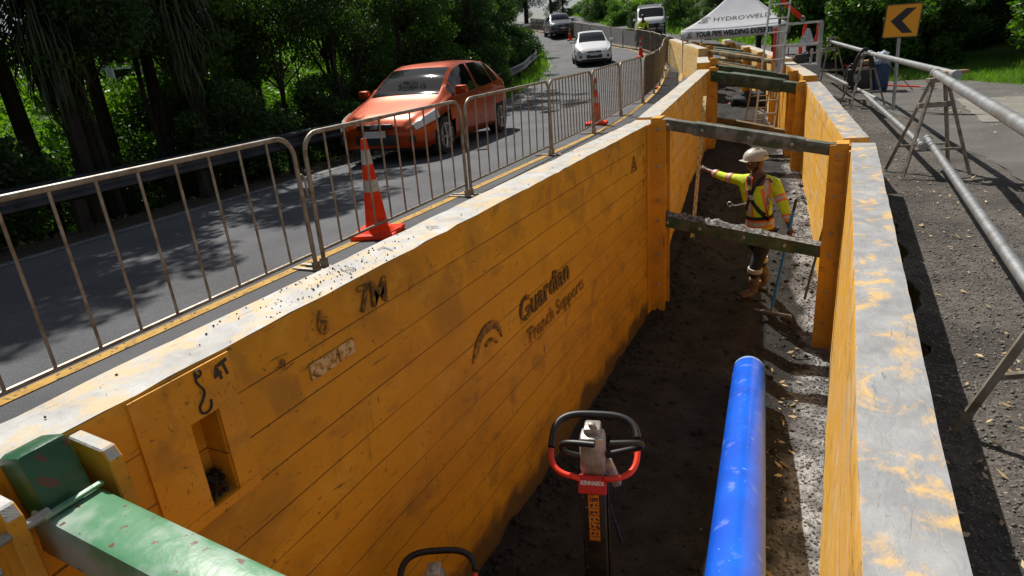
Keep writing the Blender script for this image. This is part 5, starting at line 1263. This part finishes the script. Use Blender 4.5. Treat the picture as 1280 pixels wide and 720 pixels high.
# front row kept lower where the road is sunlit, taller where it is shaded
row=[]
for i,y in enumerate(np.arange(-3,34,1.55)):
    x=rail_x(y)-1.2-rn.random()*1.3; row.append((x,y,rn.uniform(.85,1.05)))
for i,y in enumerate(np.arange(-4,40,1.9)): row.append((rail_x(y)-3.6-rn.random()*1.8,y+rn.random(),rn.uniform(1.0,1.25)))
for i,y in enumerate(np.arange(34,50,3.4)): row.append((rail_x(y)-9.5-rn.random()*3,y+rn.random()*2,rn.uniform(1.1,1.4)))
for i,(x,y,sc) in enumerate(row):
    k=('a','c','a','b','c')[i%5]
    if 5<y<17 and x>rail_x(y)-3: sc*=.80
    if x>rail_x(y)-3 and y>17: sc*=.8
    if x<rail_x(y)-7: sc*=1.0
    plant(k,'tree',lt_({'a':0,'b':1,'c':2}[k]),'tree',x,y,sc,rn.random()*6.28,GL)
for (x,y,s) in ((-11.4,4.2,1.0),(-12.2,6.2,1.1),(-11.2,8.0,.95),(-12.6,9.9,1.12),(-11.6,20.5,.75),(-12.8,23.0,.8),(-11.0,2.0,1.0),(-13.2,3.4,1.2),(-10.9,6.6,.92),(-13.0,8.0,1.15),(-10.6,.2,1.0),(-12.4,11.3,1.1)):
    plant('tall','tree','tall dark tree rising above the rest of the left roadside','tree',x,y,s,rn.random()*6.28,'tall trees on the left roadside')
for i in range(26):
    y=rn.uniform(-2,26); x=rail_x(y)-5.0-rn.random()*6
    plant('mix','shrub','lime green bush catching the sun deep behind the left-hand trees','shrub',x,y,rn.uniform(.8,1.3),rn.random()*6.28,'sunlit bushes deep in the thicket',z=h(x,y)+.2)
for i in range(64):
    y=rn.uniform(-3,36); x=rail_x(y)-.9-rn.random()*6; k=('low','lowm','low')[i%3]
    plant(k,'shrub','dark shrub in the undergrowth behind the guard rail' if k=='low' else 'mid green shrub in the undergrowth behind the guard rail','shrub',x,y,rn.uniform(.7,1.15),rn.random()*6.28,'shrubs under the roadside trees')
for (x,y,s) in ((-11.8,18.6,1.1),(-12.3,20.6,1.1),(-13.2,22.8,1.1),(-13.7,25.4,1.0),(-15.0,27.8,1.1),(-12.4,16.8,1.4),(-17.0,31.5,1.2),(-11.3,22.0,.55),(-10.9,19.6,.5)):
    plant('lime','shrub','bright sunlit shrub beside the guard rail at the bend','shrub',x,y,s,rn.random()*6.28,'sunlit shrubs at the bend',z=h(x,y)+.3)
# trees with skirts of drooping blades
def cordyline(x,y,hh,label):
    z=h(x,y); t=thing('cabbage_tree',label,'tree',(x,y,z),0,'palm-like trees with drooping blades'); bm=B(); tube(bm,[(x,y,z-.3),(x+.1,y,z+hh*.5),(x-.05,y+.05,z+hh)],.12,8,True,[.15,.11,.09]); obj('trunk',bm,M['bark'],t,True)
    r=np.random.default_rng(int(hh*100)); n=900; V=[];F=[]
    for i in range(n):
        th=r.random()*6.28; zz=z+hh-(r.random()**1.3)*hh*.42; L_=.7+.6*r.random(); el=.9-2.1*((z+hh-zz)/(hh*.42))+.3*r.normal(); d=np.array([math.cos(th),math.sin(th),0]); s=np.array([-d[1],d[0],0]); p=np.array([x,y,zz]); b=len(V)
        for k in range(4):
            wd=.028*(1-k/3.3); V+=[p+s*wd,p-s*wd]; e=el-.75*k; p=p+(d*math.cos(e)+np.array([0,0,math.sin(e)]))*L_/3
        for k in range(3): F.append((b+2*k,b+2*k+1,b+2*k+3,b+2*k+2))
    me=meshnp('blades',np.array(V),np.array(F)); linkmesh('blades',me,M['frond'],t)
cordyline(-10.3,5.9,3.9,'palm-like tree with a long skirt of dead blades, left of the other one'); cordyline(-10.3,8.1,4.0,'palm-like tree with a long skirt of dead blades, right of the other one')
# distant wood beyond the valley on the left
cl=[]
r_=random.Random(3)
for i in range(420):
    y=r_.uniform(-25,75); x=-27-r_.random()*22-max(0,(y-35))*.55; cl.append((x,y,r_.uniform(-6,3.0)+max(0,(y-30))*.09,r_.uniform(1.6,3.0)))
me=leafcloud('far_wood',170000,cl,.36,M['leafl'],21,.6); tag(linkmesh('far_wood',me),kind='stuff')
# pale house glimpsed through the trees
def house(x,y,z,w_,d_,hh,label,rz):
    t=thing('house',label,'house',(x,y,z),rz); T=Matrix.Translation((x,y,z))@Matrix.Rotation(rz,4,'Z')
    def put(n,bm,m,p=t): bmesh.ops.transform(bm,matrix=T,verts=bm.verts[:]); return obj(n,bm,M[m],p)
    bm=B(); box(bm,(0,0,hh/2),(w_,d_,hh)); put('wall',bm,'house')
    bm=B(); prism(bm,[(-w_/2-.4,-d_/2-.4,hh),(-w_/2-.4,d_/2+.4,hh),(-w_/2-.4,0,hh+1.6)],(w_+.8,0,0)); put('roof',bm,'roofm')
    for k in range(4):
        for sx in (1,):
            bm=B(); box(bm,(-w_/2+w_*(k+.5)/4,-d_/2-.01,hh-1.6),(1.0,.08,1.2)); f=put('window',bm,'white'); bm=B(); box(bm,(-w_/2+w_*(k+.5)/4,-d_/2-.055,hh-1.6),(.86,.02,1.06)); put('pane',bm,'glass',f)
house(-26.3,18.6,-5.5,4.6,4.6,8.6,'pale grey house glimpsed through the left-hand trees',R(57)) 
# trees at the top of the road
for i,(x,y,s) in enumerate(((-33.5,66,.95),(-32.5,71,1.0),(-38,70,1.1),(-31.5,76,.7),(-37,62,1.0),(-29.2,74,.42))):
    plant('pine','pine_tree','dark conifer standing at the top of the road','tree',x,y,s,rn.random()*6,'dark conifers at the top of the road')
for i in range(22):
    y=rn.uniform(36,66); x=rail_x(y)-1.5-rn.random()*7; plant('a' if i%2 else 'b','tree','dark tree beside the upper bend of the road','tree',x,y,rn.uniform(.8,1.05),rn.random()*6,'trees beside the upper bend')
# right-hand trees on and below the bank
def bz(x,y):
    return h(x,y)
BT=[('big',-1.2,29.5,.72,0),('big',.9,27.2,.62,-.2),('big',3.0,28.2,.8,.3),('bigd',5.6,26.0,.62,0),('bigd',2.2,31.5,.7,1.5),('bigd',9.2,24.5,.62,0),('mixm',7.4,19.6,1.25,-.3),('mixm',5.6,21.6,1.2,-.2),('mixm',9.6,18.4,1.2,-.2),('mixm',1.0,24.6,1.0,-.2),('mixm',-.4,27.0,1.3,0),('mixm',2.3,24.2,.8,-.2),('bigd',-2.6,36,1.0,2.0),('bigd',-6.5,46,.9,2),('bigd',11.5,22.5,.7,0),('bigd',13.0,18,1.0,0),('bigd',6,31,.8,1),('bigd',0,38,.9,3),('big',11,16.6,.6,-.6),('bigd',-11,55,1.0,3),('bigd',-4,44,1.2,5),('bigd',10,29,.9,1),('bigd',15,23,1.4,1)]
for i,(k,x,y,s,zo) in enumerate(BT): plant(k,'tree','light green leafy tree at the right behind the platform and sign' if k=='big' else 'broad leafy bush in the sun at the right edge of the grass' if k=='mixm' else 'large dark tree massed at the right behind the road works','tree',x,y,s,rn.random()*6,'trees massed behind the works on the right',zo)
for i in range(60):
    t_=rn.random(); j=rn.randrange(5,len(BASE)-2); a=Vector(BASE[j]);b=Vector(BASE[j+1]); q=a.lerp(b,t_); n_=Vector((-(b-a).y,(b-a).x)).normalized()*rn.uniform(.8,3.5); q+=n_
    k=('low','lowm','lowm')[i%3]; plant(k,'shrub','leafy shrub at the foot of the trees on the right','shrub',q.x,q.y,rn.uniform(.5,1.1),rn.random()*6,'shrubs along the right-hand tree line',.0 if q.x>2 else .8)
# bank vegetation and grass
def scatter_blades(name,pts,n,size,m,seed,wd=.18):
    r=np.random.default_rng(seed); P_=np.array(pts); k=r.choice(len(P_),n); p=P_[k]+np.column_stack([r.normal(size=n)*.25,r.normal(size=n)*.25,np.zeros(n)])
    a=r.normal(size=(n,3))*.45; a[:,2]=1; a/=np.linalg.norm(a,axis=1)[:,None]; b=np.cross(a,r.normal(size=(n,3))); b/=np.linalg.norm(b,axis=1)[:,None]; s=size*(.5+r.random(n))[:,None]
    V=np.stack([p-b*s*wd,p+b*s*wd,p+a*s],1).reshape(-1,3); me=meshnp(name,V,np.arange(n*3).reshape(n,3)); o=linkmesh(name,me,m); return tag(o,kind='stuff')
pts=[(x,y,z) for (x,y,z) in HV if -40<x<16 and 12<y<75 and z<16]
dense=[]
for f in HF:
    q=[HV[k] for k in f]; c=[sum(v[i] for v in q)/4 for i in range(3)]
    if -42<c[0]<2 and c[1]>24 and c[2]<15 and fbm(c[0],c[1],.22)>-.18:
        for u in (.25,.75):
            for v in (.25,.75):
                dense.append([ (q[0][i]*(1-u)+q[1][i]*u)*(1-v)+(q[3][i]*(1-u)+q[2][i]*u)*v for i in range(3)])
scatter_blades('bank_grass',dense,120000,.30,M['grass'],5,.22)
for i in range(40):
    c=dense[rn.randrange(len(dense))]; plant('lowm' if i%2 else 'low','shrub','round green bush growing on the steep bank','shrub',c[0],c[1],rn.uniform(.5,1.2),rn.random()*6,'bushes on the steep bank',z=c[2]-.2)
gp=[]
for i in range(5000):
    x=rn.uniform(-.6,9);y=rn.uniform(13.5,27)
    e=drr(y)+.25 if y<22 else 1.0
    if y<16.8: e=max(e,7.6)
    if x>e+ .25*fbm(x,y,.8) and bankdist(x,y)<3.5: gp.append((x,y,h(x,y)-.03))
scatter_blades('verge_grass',gp,70000,.17,M['grass'],6,.05)
lv=[]
for y in np.arange(15,45,.25):
    for k in range(3): x=rail_x(y)+rn.uniform(-.5,.45); lv.append((x,y,h(x,y)-.02))
scatter_blades('roadside_weeds',lv,9000,.25,M['grass'],7,.06)
# ------------------------------------------------------------------ litter: stones and dry leaves
def scatter_flat(name,pts,size,m,seed,asp=.35,lift=.012):
    r=np.random.default_rng(seed); n=len(pts); p=np.array(pts)+np.array([0,0,lift]); th=r.random(n)*6.28; a=np.column_stack([np.cos(th),np.sin(th),r.normal(size=n)*.22]); b=np.column_stack([-np.sin(th),np.cos(th),r.normal(size=n)*.35]); s=size*(.5+1.0*r.random(n))[:,None]; up=np.array([0,0,1.])
    V=np.stack([p-a*s*.5,p-a*s*.1+b*s*asp*.5,p+a*s*.5+up*s*.12,p-a*s*.05-b*s*asp*.5+up*s*.05],1).reshape(-1,3); me=meshnp(name,V,np.arange(n*4).reshape(n,4)); o=linkmesh(name,me,m); return tag(o,kind='stuff')
def scatter_stones(name,pts,size,m,seed):
    r=np.random.default_rng(seed); base=np.array([[1,0,0],[-1,0,0],[0,1,0],[0,-1,0],[0,0,.8],[0,0,-.8]],float); Fb=np.array([[0,2,4],[2,1,4],[1,3,4],[3,0,4],[2,0,5],[1,2,5],[3,1,5],[0,3,5]]); V=[];F=[]
    for i,p in enumerate(pts):
        s=size*(.4+1.1*r.random()**2); q=base*s*(.6+.7*r.random((6,1))); th=r.random()*6.28; c,s_=math.cos(th),math.sin(th); q=q@np.array([[c,s_,0],[-s_,c,0],[0,0,1]]); V.append(q+np.array(p)); F.append(Fb+i*6)
    me=meshnp(name,np.concatenate(V),np.concatenate(F)); o=linkmesh(name,me,m); return tag(o,kind='stuff')
rp=[];lp=[]
for i in range(9000):
    y=rn.uniform(1.2,15)if i%3 else rn.uniform(1.2,7); x=rg_l(y)+.03+abs(rn.gauss(.35,.55)); 
    if x<rg_l(y)+1.9: rp.append((x,y,h(x,y)+gv(x,y)+.002))
scatter_stones('loose_gravel',rp,.009,M['stone'],3)
for i in range(420):
    y=rn.uniform(1.5,9) if i%4 else rn.uniform(8,17); x=rg_l(y)+.1+abs(rn.gauss(.5,.5)); 
    if fbm(x,y,1.2)>-.15 or i%3==0: lp.append((x,y,h(x,y)+gv(x,y)+.004))
for i in range(500): 
    y=rn.uniform(12,17.5); x=rn.uniform(1.6,7); lp.append((x,y,h(x,y)+.03))
scatter_flat('dry_leaf_litter',lp,.042,M['deadleaf'],4)
tp=[];tl_=[];ts=[]
for i in range(5200):
    y=rn.uniform(1.5,15); x=tr(y)-.25-abs(rn.gauss(0,.22)); ts.append((x,y,floor_z(x,y)+.003))
scatter_stones('trench_gravel',ts,.013,M['stone'],8)
for i in range(3500):
    y=rn.uniform(2,10); x=rn.uniform(-2.0,-.2); tp.append((x,y,floor_z(x,y)))
scatter_stones('trench_grit',tp,.011,M['sand'],9)
cl_=[]
for i in range(1500):
    y=rn.uniform(1.5,13); x=rn.choice((-2.03+abs(rn.gauss(0,.10)),-2.02+abs(rn.gauss(0,.16)),rn.uniform(-1.9,-.1),rn.uniform(-1.9,-.1))); cl_.append((x,y,floor_z(x,y)))
scatter_stones('soil_clods',cl_,.035,M['sand'],10)
for i in range(60):
    y=rn.uniform(2,8); x=-.12-abs(rn.gauss(0,.16)); tl_.append((x,y,floor_z(x,y)+.006))
scatter_flat('trench_leaf_litter',tl_,.07,M['deadleaf'],12)
# chips of mortar and grit on the wall tops
cp=[]
for i in range(230):
    y=rn.gauss(2.3,.35) if i%4 else rn.uniform(.9,8); cp.append((-2.08-rn.random()*.25,y,.603))
o=scatter_stones('grit_on_wall_top',cp,.0052,M['sand'],13)
fl=[]
for i in range(9000):
    y=rn.uniform(-2,24); x=rail_x(y)-.25-rn.random()*4; fl.append((x,y,h(x,y)-.045))
scatter_flat('forest_leaf_litter',fl,.075,M['duff'],14,.5,.012)
